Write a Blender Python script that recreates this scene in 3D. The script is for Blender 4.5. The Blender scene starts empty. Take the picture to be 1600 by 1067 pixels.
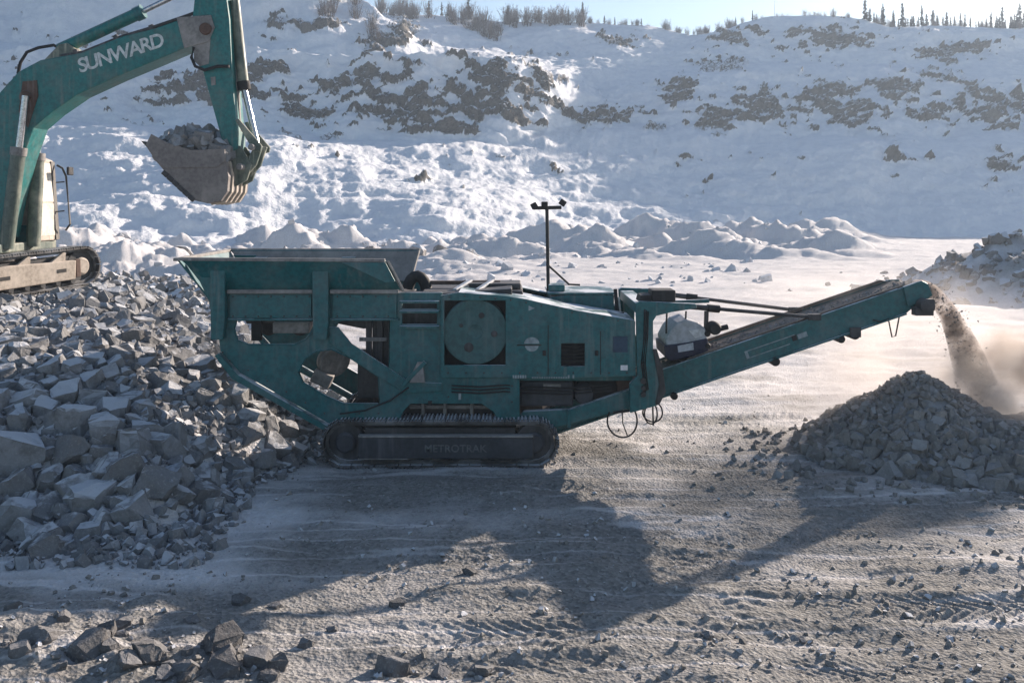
import bpy, bmesh, math, random
import numpy as np
from mathutils import Vector, Matrix, Euler

random.seed(7)
rng = np.random.default_rng(11)
R = math.radians
scene = bpy.context.scene
COL = scene.collection

# ------------------------------------------------------------------ camera, sky, sun, exposure
F, HZ, CAMZ = 1400.0, 318.0, 4.1            # focal length in photo pixels, horizon row, eye height
cam_data = bpy.data.cameras.new("camera")
cam = bpy.data.objects.new("camera", cam_data)
COL.objects.link(cam)
cam.location = (0, 0, CAMZ)
cam.rotation_euler = (R(90), 0, 0)
cam_data.sensor_width = 36
cam_data.lens = 36 * F / 1600
cam_data.shift_y = -(533.5 - HZ) / 1600
cam_data.clip_start = 0.1
cam_data.clip_end = 5000
scene.camera = cam

SUN_EL, SUN_AZ = 18.0, 44.0                 # azimuth from +Y towards +X
world = bpy.data.worlds.new("World")
scene.world = world
world.use_nodes = True
wn = world.node_tree
bg = wn.nodes["Background"]
sky = wn.nodes.new("ShaderNodeTexSky")
sky.sky_type = 'NISHITA'
sky.sun_disc = False
sky.sun_elevation = R(SUN_EL)
sky.sun_rotation = R(SUN_AZ)
sky.air_density = 1.0
sky.dust_density = 0.6
sky.ozone_density = 2.6
wn.links.new(sky.outputs[0], bg.inputs[0])
bg.inputs[1].default_value = 0.062

sun_data = bpy.data.lights.new("sun", 'SUN')
sun_data.energy = 5.0
sun_data.angle = R(0.5)
sun_data.color = (1.0, 0.85, 0.72)
sun = bpy.data.objects.new("sun", sun_data)
COL.objects.link(sun)
sd = Vector((math.sin(R(SUN_AZ)) * math.cos(R(SUN_EL)), math.cos(R(SUN_AZ)) * math.cos(R(SUN_EL)), math.sin(R(SUN_EL))))
sun.rotation_euler = (-sd).to_track_quat('-Z', 'Y').to_euler()

scene.view_settings.view_transform = 'Standard'
scene.view_settings.look = 'None'
scene.view_settings.gamma = 1
scene.view_settings.exposure = 1.18
scene.view_settings.use_curve_mapping = False
scene.render.engine = 'CYCLES'
scene.cycles.max_bounces = 6
scene.cycles.diffuse_bounces = 3
scene.cycles.volume_bounces = 2
scene.cycles.volume_step_rate = 1.5
scene.cycles.volume_max_steps = 128
scene.cycles.use_denoising = True

# ------------------------------------------------------------------ helpers
def W(px, py, d):
    """photo pixel at a known distance -> point of the place"""
    return Vector(((px - 800) * d / F, d, CAMZ - (py - HZ) * d / F))

def tag(o, label=None, cat=None, group=None, kind=None):
    if label: o["label"] = label
    if cat: o["category"] = cat
    if group: o["group"] = group
    if kind: o["kind"] = kind
    return o

def empty(name, loc):
    o = bpy.data.objects.new(name, None)
    o.location = loc
    o.empty_display_size = 0.3
    COL.objects.link(o)
    return o

def link(name, me, m=None, parent=None):
    o = bpy.data.objects.new(name, me)
    COL.objects.link(o)
    if m is not None and len(me.materials) == 0:
        me.materials.append(m)
    if parent is not None:
        o.parent = parent
        if parent.type == 'EMPTY':
            o.matrix_parent_inverse = Matrix.Translation(-Vector(parent.location))
    return o

def np_mesh(name, v, f, smooth=False):
    """fast mesh from numpy arrays; f is (n,3) or (n,4)"""
    v = np.asarray(v, dtype=np.float32); f = np.asarray(f, dtype=np.int32)
    me = bpy.data.meshes.new(name)
    k = f.shape[1]
    me.vertices.add(len(v)); me.vertices.foreach_set("co", v.ravel())
    me.loops.add(f.size); me.loops.foreach_set("vertex_index", f.ravel())
    me.polygons.add(len(f))
    me.polygons.foreach_set("loop_start", np.arange(0, f.size, k, dtype=np.int32))
    me.polygons.foreach_set("use_smooth", np.full(len(f), smooth, dtype=bool))
    me.update(calc_edges=True)
    return me

class MB:
    """collects shapes and links them as ONE mesh object"""
    def __init__(s): s.v = []; s.f = []
    def add(s, vs, fs):
        b = len(s.v); s.v += [tuple(p) for p in vs]; s.f += [tuple(b + i for i in q) for q in fs]; return s
    def box(s, x0, x1, y0, y1, z0, z1):
        vs = [(x, y, z) for x in (x0, x1) for y in (y0, y1) for z in (z0, z1)]
        return s.add(vs, [(0, 1, 3, 2), (4, 6, 7, 5), (0, 4, 5, 1), (2, 3, 7, 6), (0, 2, 6, 4), (1, 5, 7, 3)])
    def prism(s, poly, y0, y1, dx=0, dz=0):
        """polygon of (x,z) pairs extruded from y0 to y1"""
        n = len(poly)
        a = sum(poly[i][0] * poly[(i + 1) % n][1] - poly[(i + 1) % n][0] * poly[i][1] for i in range(n))
        if a < 0: poly = poly[::-1]
        vs = [(x, y0, z) for x, z in poly] + [(x + dx, y1, z + dz) for x, z in poly]
        fs = [tuple(range(n)), tuple(range(2 * n - 1, n - 1, -1))]
        fs += [(i, n + i, n + (i + 1) % n, (i + 1) % n) for i in range(n)]
        return s.add(vs, fs)
    def tube(s, pts, r, n=10, closed=False):
        pts = [Vector(p) for p in pts]; rs = r if isinstance(r, (list, tuple)) else [r] * len(pts)
        rings = []; m = len(pts)
        for i, p in enumerate(pts):
            if closed: t = pts[(i + 1) % m] - pts[i - 1]
            else: t = pts[min(i + 1, m - 1)] - pts[max(i - 1, 0)]
            t.normalize()
            u = t.cross(Vector((0, 0, 1)))
            if u.length < 1e-3: u = t.cross(Vector((0, 1, 0)))
            u.normalize(); w = u.cross(t)
            rings.append([p + (u * math.cos(2 * math.pi * k / n) + w * math.sin(2 * math.pi * k / n)) * rs[i] for k in range(n)])
        vs = [q for rg in rings for q in rg]; fs = []
        for i in range(m if closed else m - 1):
            j = (i + 1) % m
            fs += [(i * n + k, i * n + (k + 1) % n, j * n + (k + 1) % n, j * n + k) for k in range(n)]
        if not closed:
            fs += [tuple(range(n - 1, -1, -1)), tuple((m - 1) * n + k for k in range(n))]
        return s.add(vs, fs)
    def cyl(s, p0, p1, r, n=20): return s.tube([p0, p1], r, n)
    def bar(s, p0, p1, w, h, up=(0, 0, 1)):
        p0, p1 = Vector(p0), Vector(p1); t = (p1 - p0).normalized()
        u = t.cross(Vector(up)); u.normalize(); k = u.cross(t)
        vs = [p + u * a * w / 2 + k * b * h / 2 for p in (p0, p1) for a, b in ((-1, -1), (1, -1), (1, 1), (-1, 1))]
        return s.add(vs, [(3, 2, 1, 0), (4, 5, 6, 7), (0, 1, 5, 4), (1, 2, 6, 5), (2, 3, 7, 6), (3, 0, 4, 7)])
    def lathe_y(s, cx, cz, prof, n=40):
        """profile of (radius, y) turned round an axis along Y"""
        m = len(prof)
        vs = [(cx + r * math.cos(2 * math.pi * k / n), y, cz + r * math.sin(2 * math.pi * k / n)) for r, y in prof for k in range(n)]
        fs = [(i * n + k, i * n + (k + 1) % n, (i + 1) * n + (k + 1) % n, (i + 1) * n + k) for i in range(m - 1) for k in range(n)]
        fs += [tuple(range(n)), tuple((m - 1) * n + k for k in range(n - 1, -1, -1))]
        return s.add(vs, fs)
    def xform(s, M): s.v = [tuple(M @ Vector(p)) for p in s.v]; return s
    def build(s, name, m, parent=None, bevel=0.0, smooth=False):
        me = bpy.data.meshes.new(name); me.from_pydata(s.v, [], s.f)
        bm = bmesh.new(); bm.from_mesh(me); bmesh.ops.recalc_face_normals(bm, faces=bm.faces); bm.to_mesh(me); bm.free()
        o = link(name, me, m, parent)
        if smooth:
            me.polygons.foreach_set("use_smooth", np.ones(len(me.polygons), dtype=bool))
            me.set_sharp_from_angle(angle=R(40))
        if bevel:
            b = o.modifiers.new("bevel", 'BEVEL'); b.width = bevel; b.segments = 2; b.limit_method = 'ANGLE'; b.angle_limit = R(40)
        return o

def plate(name, outer, holes, y0, y1, m, parent, bevel=0.006):
    """flat steel plate with cut-outs: outline and holes as (x,z) loops"""
    bm = bmesh.new(); edges = []
    for loop in [outer] + holes:
        vs = [bm.verts.new((x, y0, z)) for x, z in loop]
        edges += [bm.edges.new((vs[i], vs[(i + 1) % len(vs)])) for i in range(len(vs))]
    bmesh.ops.triangle_fill(bm, use_beauty=True, use_dissolve=True, edges=edges)
    r = bmesh.ops.extrude_face_region(bm, geom=bm.faces[:])
    bmesh.ops.translate(bm, vec=(0, y1 - y0, 0), verts=[e for e in r["geom"] if isinstance(e, bmesh.types.BMVert)])
    bmesh.ops.recalc_face_normals(bm, faces=bm.faces)
    me = bpy.data.meshes.new(name); bm.to_mesh(me); bm.free()
    o = link(name, me, m, parent)
    if bevel:
        b = o.modifiers.new("bevel", 'BEVEL'); b.width = bevel; b.segments = 2; b.limit_method = 'ANGLE'; b.angle_limit = R(50)
    return o

def text_mesh(name, body, size, m, parent, M, extrude=0.002, shear=0.0, spacing=1.0):
    cu = bpy.data.curves.new(name, 'FONT'); cu.body = body; cu.size = size; cu.extrude = extrude
    cu.align_x = 'CENTER'; cu.align_y = 'CENTER'; cu.shear = shear; cu.space_character = spacing; cu.offset = size * 0.02
    t = bpy.data.objects.new("tmp", cu); COL.objects.link(t)
    dg = bpy.context.evaluated_depsgraph_get(); dg.update()
    me = bpy.data.meshes.new_from_object(t.evaluated_get(dg)); bpy.data.objects.remove(t)
    me.transform(M); me.materials.clear()
    return link(name, me, m, parent)

# --- numpy gradient noise
_perm = np.random.default_rng(3).permutation(256); _perm = np.concatenate([_perm, _perm, _perm])
_ga = np.random.default_rng(4).random(256) * 2 * np.pi; _gx, _gy = np.cos(_ga), np.sin(_ga)
def perlin(x, y, seed=0):
    x = np.asarray(x, float) + seed * 17.31; y = np.asarray(y, float) + seed * 9.73
    xi = np.floor(x).astype(np.int64); yi = np.floor(y).astype(np.int64); xf = x - xi; yf = y - yi
    xi &= 255; yi &= 255
    u = xf * xf * xf * (xf * (xf * 6 - 15) + 10); v = yf * yf * yf * (yf * (yf * 6 - 15) + 10)
    def g(i, j, dx, dy):
        h = _perm[_perm[i & 255] + (j & 255)]; return _gx[h] * dx + _gy[h] * dy
    a = g(xi, yi, xf, yf); b = g(xi + 1, yi, xf - 1, yf); c = g(xi, yi + 1, xf, yf - 1); d = g(xi + 1, yi + 1, xf - 1, yf - 1)
    return ((a + u * (b - a)) * (1 - v) + (c + u * (d - c)) * v) * 1.5
def fbm(x, y, o=4, seed=0, gain=0.5):
    s = 0; a = 1
    for i in range(o):
        s = s + a * perlin(x * 2 ** i, y * 2 ** i, seed + i * 3); a *= gain
    return s
def billow(x, y, o=4, seed=0, gain=0.5):
    s = 0; a = 1
    for i in range(o):
        s = s + a * np.abs(perlin(x * 2 ** i, y * 2 ** i, seed + i * 3)); a *= gain
    return s
def sstep(a, b, x):
    t = np.clip((x - a) / (b - a), 0, 1); return t * t * (3 - 2 * t)

# ------------------------------------------------------------------ materials
def nodes_of(name):
    m = bpy.data.materials.new(name); m.use_nodes = True
    nt = m.node_tree; return m, nt, nt.nodes["Principled BSDF"]

class NB:
    """short node-building helper"""
    def __init__(s, nt): s.nt = nt
    def n(s, t, **kw):
        o = s.nt.nodes.new(t)
        for k, v in kw.items(): setattr(o, k, v)
        return o
    def l(s, a, b): s.nt.links.new(a, b)
    def noise(s, scale, detail=4, rough=0.55, co=None, dist=0.0):
        o = s.n("ShaderNodeTexNoise"); o.inputs["Scale"].default_value = scale; o.inputs["Detail"].default_value = detail
        o.inputs["Roughness"].default_value = rough; o.inputs["Distortion"].default_value = dist
        if co is not None: s.l(co, o.inputs["Vector"])
        return o.outputs["Fac"]
    def ramp(s, fac, a, b, lo=0.0, hi=1.0):
        o = s.n("ShaderNodeMapRange"); o.inputs[1].default_value = a; o.inputs[2].default_value = b
        o.inputs[3].default_value = lo; o.inputs[4].default_value = hi; o.interpolation_type = 'SMOOTHSTEP'
        s.l(fac, o.inputs[0]); return o.outputs[0]
    def math(s, op, a, b=None):
        o = s.n("ShaderNodeMath", operation=op)
        for i, v in enumerate((a, b)):
            if v is None: continue
            if isinstance(v, (int, float)): o.inputs[i].default_value = v
            else: s.l(v, o.inputs[i])
        return o.outputs[0]
    def mix(s, fac, a, b, mode='MIX'):
        o = s.n("ShaderNodeMix", data_type='RGBA', blend_type=mode)
        for sock, v in ((o.inputs[0], fac), (o.inputs[6], a), (o.inputs[7], b)):
            if isinstance(v, (int, float)): sock.default_value = v
            elif isinstance(v, (tuple, list)): sock.default_value = (*v[:3], 1)
            else: s.l(v, sock)
        return o.outputs[2]
    def bump(s, h, strength, dist, bsdf, prev=None):
        o = s.n("ShaderNodeBump"); o.inputs["Strength"].default_value = strength; o.inputs["Distance"].default_value = dist
        s.l(h, o.inputs["Height"])
        if prev is not None: s.l(prev, o.inputs["Normal"])
        s.l(o.outputs[0], bsdf.inputs["Normal"]); return o.outputs[0]
    def upz(s):
        g = s.n("ShaderNodeNewGeometry"); x = s.n("ShaderNodeSeparateXYZ"); s.l(g.outputs["Normal"], x.inputs[0]); return x.outputs[2]
    def pos(s): return s.n("ShaderNodeNewGeometry").outputs["Position"]

def paint(name, base, rough=0.5, metal=0.0, dust=(0.30, 0.28, 0.25), dust_amt=0.5, scratch=0.0, snow=0.0, spec=0.4):
    m, nt, b = nodes_of(name); k = NB(nt); co = k.pos()
    n1 = k.noise(1.7, 6, 0.65, co); n2 = k.noise(14, 5, 0.6, co); n3 = k.noise(0.6, 3, 0.5, co)
    dark = tuple(c * 0.62 for c in base)
    c = k.mix(k.ramp(n2, 0.35, 0.7), base, dark)
    c = k.mix(k.math('MULTIPLY', k.ramp(n1, 0.42, 0.72), dust_amt), c, dust)
    if scratch:
        c = k.mix(k.math('MULTIPLY', k.ramp(k.noise(30, 3, 0.7, co, 1.0), 0.62, 0.72), scratch), c, (0.10, 0.075, 0.06))
    mp_ = k.n("ShaderNodeMapping"); mp_.inputs["Scale"].default_value = (9, 9, 0.7); k.l(co, mp_.inputs["Vector"])
    st = k.math('MULTIPLY', k.ramp(k.noise(1.0, 5, 0.6, mp_.outputs[0]), 0.50, 0.72), k.ramp(n3, 0.40, 0.62))
    c = k.mix(k.math('MULTIPLY', st, min(0.85, dust_amt * 1.5)), c, dust)
    up = k.upz()
    d2 = k.math('MULTIPLY', k.ramp(up, 0.35, 0.8), k.ramp(n2, 0.25, 0.6, 0.35, 0.9))
    c = k.mix(k.math('MULTIPLY', d2, min(1, dust_amt * 1.4)), c, dust)
    if snow:
        sn = k.math('MULTIPLY', k.ramp(up, 0.5, 0.85), k.ramp(n1, 0.40, 0.52))
        c = k.mix(k.math('MULTIPLY', sn, snow), c, (0.78, 0.80, 0.83))
    k.l(c, b.inputs["Base Color"])
    b.inputs["Roughness"].default_value = rough; b.inputs["Metallic"].default_value = metal
    b.inputs["Specular IOR Level"].default_value = spec
    k.l(k.ramp(n1, 0.3, 0.7, rough * 0.8, min(1, rough * 1.35)), b.inputs["Roughness"])
    k.bump(n2, 0.12, 0.02, b)
    return m

M_TEAL = paint("teal_paint_dusty", (0.006, 0.118, 0.130), 0.45, dust=(0.16, 0.19, 0.19), dust_amt=0.38, scratch=0.5, snow=0.85)
M_TEAL2 = paint("teal_paint_brighter", (0.005, 0.15, 0.148), 0.40, dust=(0.17, 0.18, 0.165), dust_amt=0.40, scratch=0.75)
M_STEEL = paint("worn_grey_steel", (0.20, 0.19, 0.185), 0.6, metal=0.0, dust=(0.36, 0.34, 0.32), dust_amt=0.7, scratch=0.6)
M_BUCKET = paint("bucket_steel", (0.17, 0.15, 0.145), 0.55, dust=(0.30, 0.27, 0.25), dust_amt=0.6, scratch=0.4)
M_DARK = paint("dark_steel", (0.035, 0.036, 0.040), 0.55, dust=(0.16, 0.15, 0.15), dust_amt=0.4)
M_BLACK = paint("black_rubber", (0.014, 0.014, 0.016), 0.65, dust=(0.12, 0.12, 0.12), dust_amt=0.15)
M_TRACK = paint("track_steel", (0.05, 0.048, 0.047), 0.6, dust=(0.26, 0.26, 0.27), dust_amt=0.7, snow=0.7)
M_FRAMEPL = paint("track_frame_dark", (0.04, 0.045, 0.055), 0.6, dust=(0.13, 0.13, 0.14), dust_amt=0.4)
M_CREAM = paint("dusty_sunlit_cream", (0.42, 0.36, 0.30), 0.7, dust=(0.60, 0.53, 0.46), dust_amt=0.7, scratch=0.6)  # dusty cream with the sunlight on it put into the colour
M_FLY = paint("flywheel_grey_green", (0.035, 0.115, 0.118), 0.55, dust=(0.11, 0.16, 0.16), dust_amt=0.5)
M_BROWN = paint("conveyor_belt_dirt", (0.13, 0.10, 0.08), 0.85, dust=(0.26, 0.22, 0.19), dust_amt=0.7)
M_RUST = paint("rusty_brown", (0.10, 0.055, 0.04), 0.75, dust=(0.22, 0.18, 0.16), dust_amt=0.5)
M_CHROME = paint("cylinder_rod", (0.55, 0.55, 0.57), 0.22, metal=0.9, dust=(0.5, 0.48, 0.45), dust_amt=0.1)
M_WHITE = paint("white_paint", (0.74, 0.75, 0.77), 0.5, dust=(0.55, 0.53, 0.5), dust_amt=0.2)
M_HOOD = paint("magnet_hood_white", (0.55, 0.57, 0.62), 0.5, dust=(0.36, 0.36, 0.38), dust_amt=0.5)
M_NAVY = paint("navy_paint", (0.012, 0.016, 0.05), 0.5, dust=(0.10, 0.10, 0.13), dust_amt=0.2)
M_SIGN = paint("blue_grey_plate", (0.02, 0.055, 0.10), 0.5, dust=(0.08, 0.1, 0.13), dust_amt=0.2)
M_DECAL = paint("faded_decal", (0.30, 0.36, 0.38), 0.6, dust=(0.12, 0.16, 0.17), dust_amt=0.6)
M_DECAL2 = paint("worn_lettering", (0.15, 0.158, 0.165), 0.6, dust=(0.06, 0.065, 0.07), dust_amt=0.8)
M_LETTER = paint("white_lettering", (0.62, 0.66, 0.66), 0.5, dust=(0.35, 0.38, 0.38), dust_amt=0.35)
M_CABGL = paint("dusty_sunlit_window", (0.60, 0.54, 0.46), 0.35, dust=(0.70, 0.63, 0.54), dust_amt=0.5, spec=0.6)  # dusty pane, strong sun painted in as a cream colour
M_CABFR = paint("cab_frame", (0.05, 0.045, 0.04), 0.5, dust=(0.2, 0.17, 0.14), dust_amt=0.3)
M_OLIVE = paint("cylinder_olive_dusty", (0.09, 0.12, 0.10), 0.5, dust=(0.42, 0.40, 0.32), dust_amt=0.6)

def rock_mat(name, base, snow_amt, snow_lo=0.45):
    m, nt, b = nodes_of(name); k = NB(nt); co = k.pos()
    oi = k.n("ShaderNodeObjectInfo"); ge = k.n("ShaderNodeNewGeometry")
    rnd = k.math('FRACT', k.math('ADD', oi.outputs["Random"], ge.outputs["Random Per Island"]))
    n1 = k.noise(5, 6, 0.65, co); n2 = k.noise(32, 5, 0.7, co)
    c = k.mix(rnd, tuple(x * 0.74 for x in base), tuple(x * 1.22 for x in base))
    c = k.mix(k.ramp(n1, 0.35, 0.7), c, tuple(x * y for x, y in zip(base, (0.7, 0.68, 0.66))))
    c = k.mix(k.math('MULTIPLY', k.ramp(n2, 0.5, 0.75), 0.5), c, (0.42, 0.41, 0.40))
    up = k.upz()
    sn = k.math('MULTIPLY', k.ramp(up, snow_lo, 0.9), k.ramp(k.math('ADD', n1, k.math('MULTIPLY', rnd, 0.35)), 0.52, 0.72))
    c = k.mix(k.math('MULTIPLY', sn, snow_amt), c, (0.62, 0.64, 0.68))
    k.l(c, b.inputs["Base Color"]); b.inputs["Roughness"].default_value = 0.9
    b.inputs["Specular IOR Level"].default_value = 0.2
    p = k.bump(n1, 0.6, 0.08, b); k.bump(n2, 0.5, 0.02, b, p)
    return m
M_ROCK = rock_mat("blasted_rock", (0.245, 0.248, 0.256), 0.75)
M_STONE = rock_mat("crushed_stone", (0.265, 0.256, 0.246), 0.2)
M_DROCK = rock_mat("shade_toned_rock", (0.15, 0.148, 0.15), 0.12)  # same rock with its backlit shade put into a darker colour
M_GRAVEL = rock_mat("floor_gravel", (0.30, 0.285, 0.265), 0.9, 0.3)
M_CHUNK = rock_mat("snow_clod", (0.62, 0.63, 0.66), 1.0, 0.1)
M_BOULD = rock_mat("snowy_boulder", (0.26, 0.25, 0.24), 1.0, 0.2)

# ground: gravel and trodden snow, blended by the vertex attribute "snow"
def ground_mat():
    m, nt, b = nodes_of("gravel_and_snow"); k = NB(nt); co = k.pos()
    at = k.n("ShaderNodeAttribute", attribute_name="snow")
    vor = k.n("ShaderNodeTexVoronoi"); vor.inputs["Scale"].default_value = 26; k.l(co, vor.inputs["Vector"])
    vor2 = k.n("ShaderNodeTexVoronoi"); vor2.inputs["Scale"].default_value = 9; k.l(co, vor2.inputs["Vector"])
    n1 = k.noise(1.1, 7, 0.62, co); n2 = k.noise(11, 6, 0.7, co); n3 = k.noise(60, 4, 0.65, co)
    sepc = k.n("ShaderNodeSeparateColor"); k.l(vor.outputs["Color"], sepc.inputs[0])
    g = k.mix(sepc.outputs[0], (0.14, 0.137, 0.13), (0.36, 0.352, 0.335))
    g = k.mix(k.ramp(n2, 0.35, 0.7), g, (0.22, 0.213, 0.20))
    g = k.mix(k.math('MULTIPLY', k.ramp(n1, 0.55, 0.75), 0.5), g, (0.17, 0.155, 0.14))
    s = k.mix(k.ramp(n2, 0.3, 0.75), (0.74, 0.73, 0.74), (0.56, 0.53, 0.515))
    h = k.math('ADD', k.math('MULTIPLY', n1, 0.5), k.math('ADD', k.math('MULTIPLY', n2, 0.42), k.math('MULTIPLY', n3, 0.2)))
    f = k.math('SUBTRACT', k.math('ADD', k.math('MULTIPLY', at.outputs["Fac"], 1.15), h), 1.05)
    c = k.mix(k.ramp(f, -0.24, 0.24), g, s)
    k.l(c, b.inputs["Base Color"]); b.inputs["Roughness"].default_value = 0.93; b.inputs["Specular IOR Level"].default_value = 0.15
    p = k.bump(n2, 0.45, 0.05, b); p = k.bump(vor.outputs["Distance"], 0.6, 0.03, b, p); k.bump(n3, 0.7, 0.014, b, p)
    return m
M_GROUND = ground_mat()

def hill_mat():
    m, nt, b = nodes_of("snow_and_rock_face"); k = NB(nt); co = k.pos()
    at = k.n("ShaderNodeAttribute", attribute_name="rock")
    n1 = k.noise(0.55, 6, 0.6, co); n2 = k.noise(2.3, 6, 0.65, co); n3 = k.noise(0.12, 4, 0.6, co)
    rock = k.mix(k.ramp(n2, 0.35, 0.7), (0.11, 0.102, 0.085), (0.04, 0.039, 0.038))
    rock = k.mix(k.ramp(n3, 0.45, 0.65), rock, (0.15, 0.138, 0.118))
    rock = k.mix(k.math('MULTIPLY', k.ramp(n1, 0.52, 0.68), 0.8), rock, (0.045, 0.043, 0.042))
    snow = k.mix(k.ramp(n1, 0.35, 0.7), (0.82, 0.83, 0.85), (0.72, 0.74, 0.78))
    n4 = k.noise(7.0, 5, 0.7, co)
    f = k.math('ADD', at.outputs["Fac"], k.math('MULTIPLY', k.math('SUBTRACT', n2, 0.5), 0.9))
    f = k.math('ADD', f, k.math('MULTIPLY', k.math('SUBTRACT', n4, 0.5), 0.3))
    rock = k.mix(k.ramp(n4, 0.4, 0.65), rock, (0.19, 0.18, 0.165))
    rock = k.mix(k.math('MULTIPLY', k.ramp(k.upz(), 0.62, 0.86), k.ramp(n2, 0.40, 0.56)), rock, snow)
    c = k.mix(k.ramp(f, 0.42, 0.58), snow, rock)
    k.l(c, b.inputs["Base Color"]); b.inputs["Roughness"].default_value = 0.95; b.inputs["Specular IOR Level"].default_value = 0.1
    p = k.bump(n2, 0.5, 0.45, b); k.bump(n1, 0.35, 0.5, b, p)
    return m
M_HILL = hill_mat()

def flat_mat(name, c, rough=0.9, scale=3.0):
    m, nt, b = nodes_of(name); k = NB(nt); n = k.noise(scale, 5, 0.6, k.pos())
    k.l(k.mix(n, tuple(x * 0.6 for x in c), tuple(min(1, x * 1.35) for x in c)), b.inputs["Base Color"])
    b.inputs["Roughness"].default_value = rough; b.inputs["Specular IOR Level"].default_value = 0.15; return m
M_NEEDLE = flat_mat("spruce_needles", (0.065, 0.072, 0.065), scale=1.5)
M_BARK = flat_mat("bark", (0.075, 0.058, 0.048))
M_TWIG = flat_mat("bare_twigs", (0.15, 0.125, 0.115))
M_SNOWFIELD = flat_mat("snowfield", (0.72, 0.74, 0.78), scale=0.05)

# ------------------------------------------------------------------ ground (pit floor)
def PX(x, y): return 800 + x / np.maximum(y, 0.5) * F
TOE = np.array([(-3.05, 15.0), (-3.7, 13.5), (-4.15, 12.0), (-4.0, 10.75), (-4.75, 10.7), (-5.9, 10.9), (-8.2, 10.7), (-11, 10.6),
                (-19, 12), (-20, 24), (-14, 28), (-9, 27), (-6.0, 23.5), (-4.6, 20.5), (-3.9, 18.5), (-3.2, 16.8)])
def poly_dist(x, y, P):
    """signed distance: positive inside"""
    best = np.full(x.shape, 1e9); ins = np.zeros(x.shape, bool)
    n = len(P)
    for i in range(n):
        ax, ay = P[i]; bx, by = P[(i + 1) % n]
        ex, ey = bx - ax, by - ay
        t = np.clip(((x - ax) * ex + (y - ay) * ey) / (ex * ex + ey * ey), 0, 1)
        best = np.minimum(best, np.hypot(x - ax - t * ex, y - ay - t * ey))
        c = ((ay > y) != (by > y)) & (x < (bx - ax) * (y - ay) / (by - ay + 1e-12) + ax); ins ^= c
    return np.where(ins, best, -best)
def pile_s(x, y):
    return poly_dist(x, y, TOE) + 0.35 * fbm(x / 1.6, y / 1.6, 3, 21)
LANES = [(9.0, 0.045, 0.004, 0.42, 0.19), (9.75, 0.05, 0.004, 0.42, 0.19), (11.2, -0.04, 0.002, 0.5, 0.21), (12.9, -0.035, 0.003, 0.5, 0.21),
         (8.1, 0.02, -0.003, 0.4, 0.17), (14.6, 0.03, 0.0, 0.5, 0.2), (16.4, 0.05, 0.002, 0.5, 0.2), (10.5, 0.10, 0.0, 0.4, 0.16)]
_lr = np.random.default_rng(77)
LANES = [(7.3 + i * 0.62 + _lr.uniform(-0.1, 0.1), _lr.uniform(-0.05, 0.07), _lr.uniform(-0.002, 0.003), 0.46, _lr.uniform(0.13, 0.17)) for i in range(17)]
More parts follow.
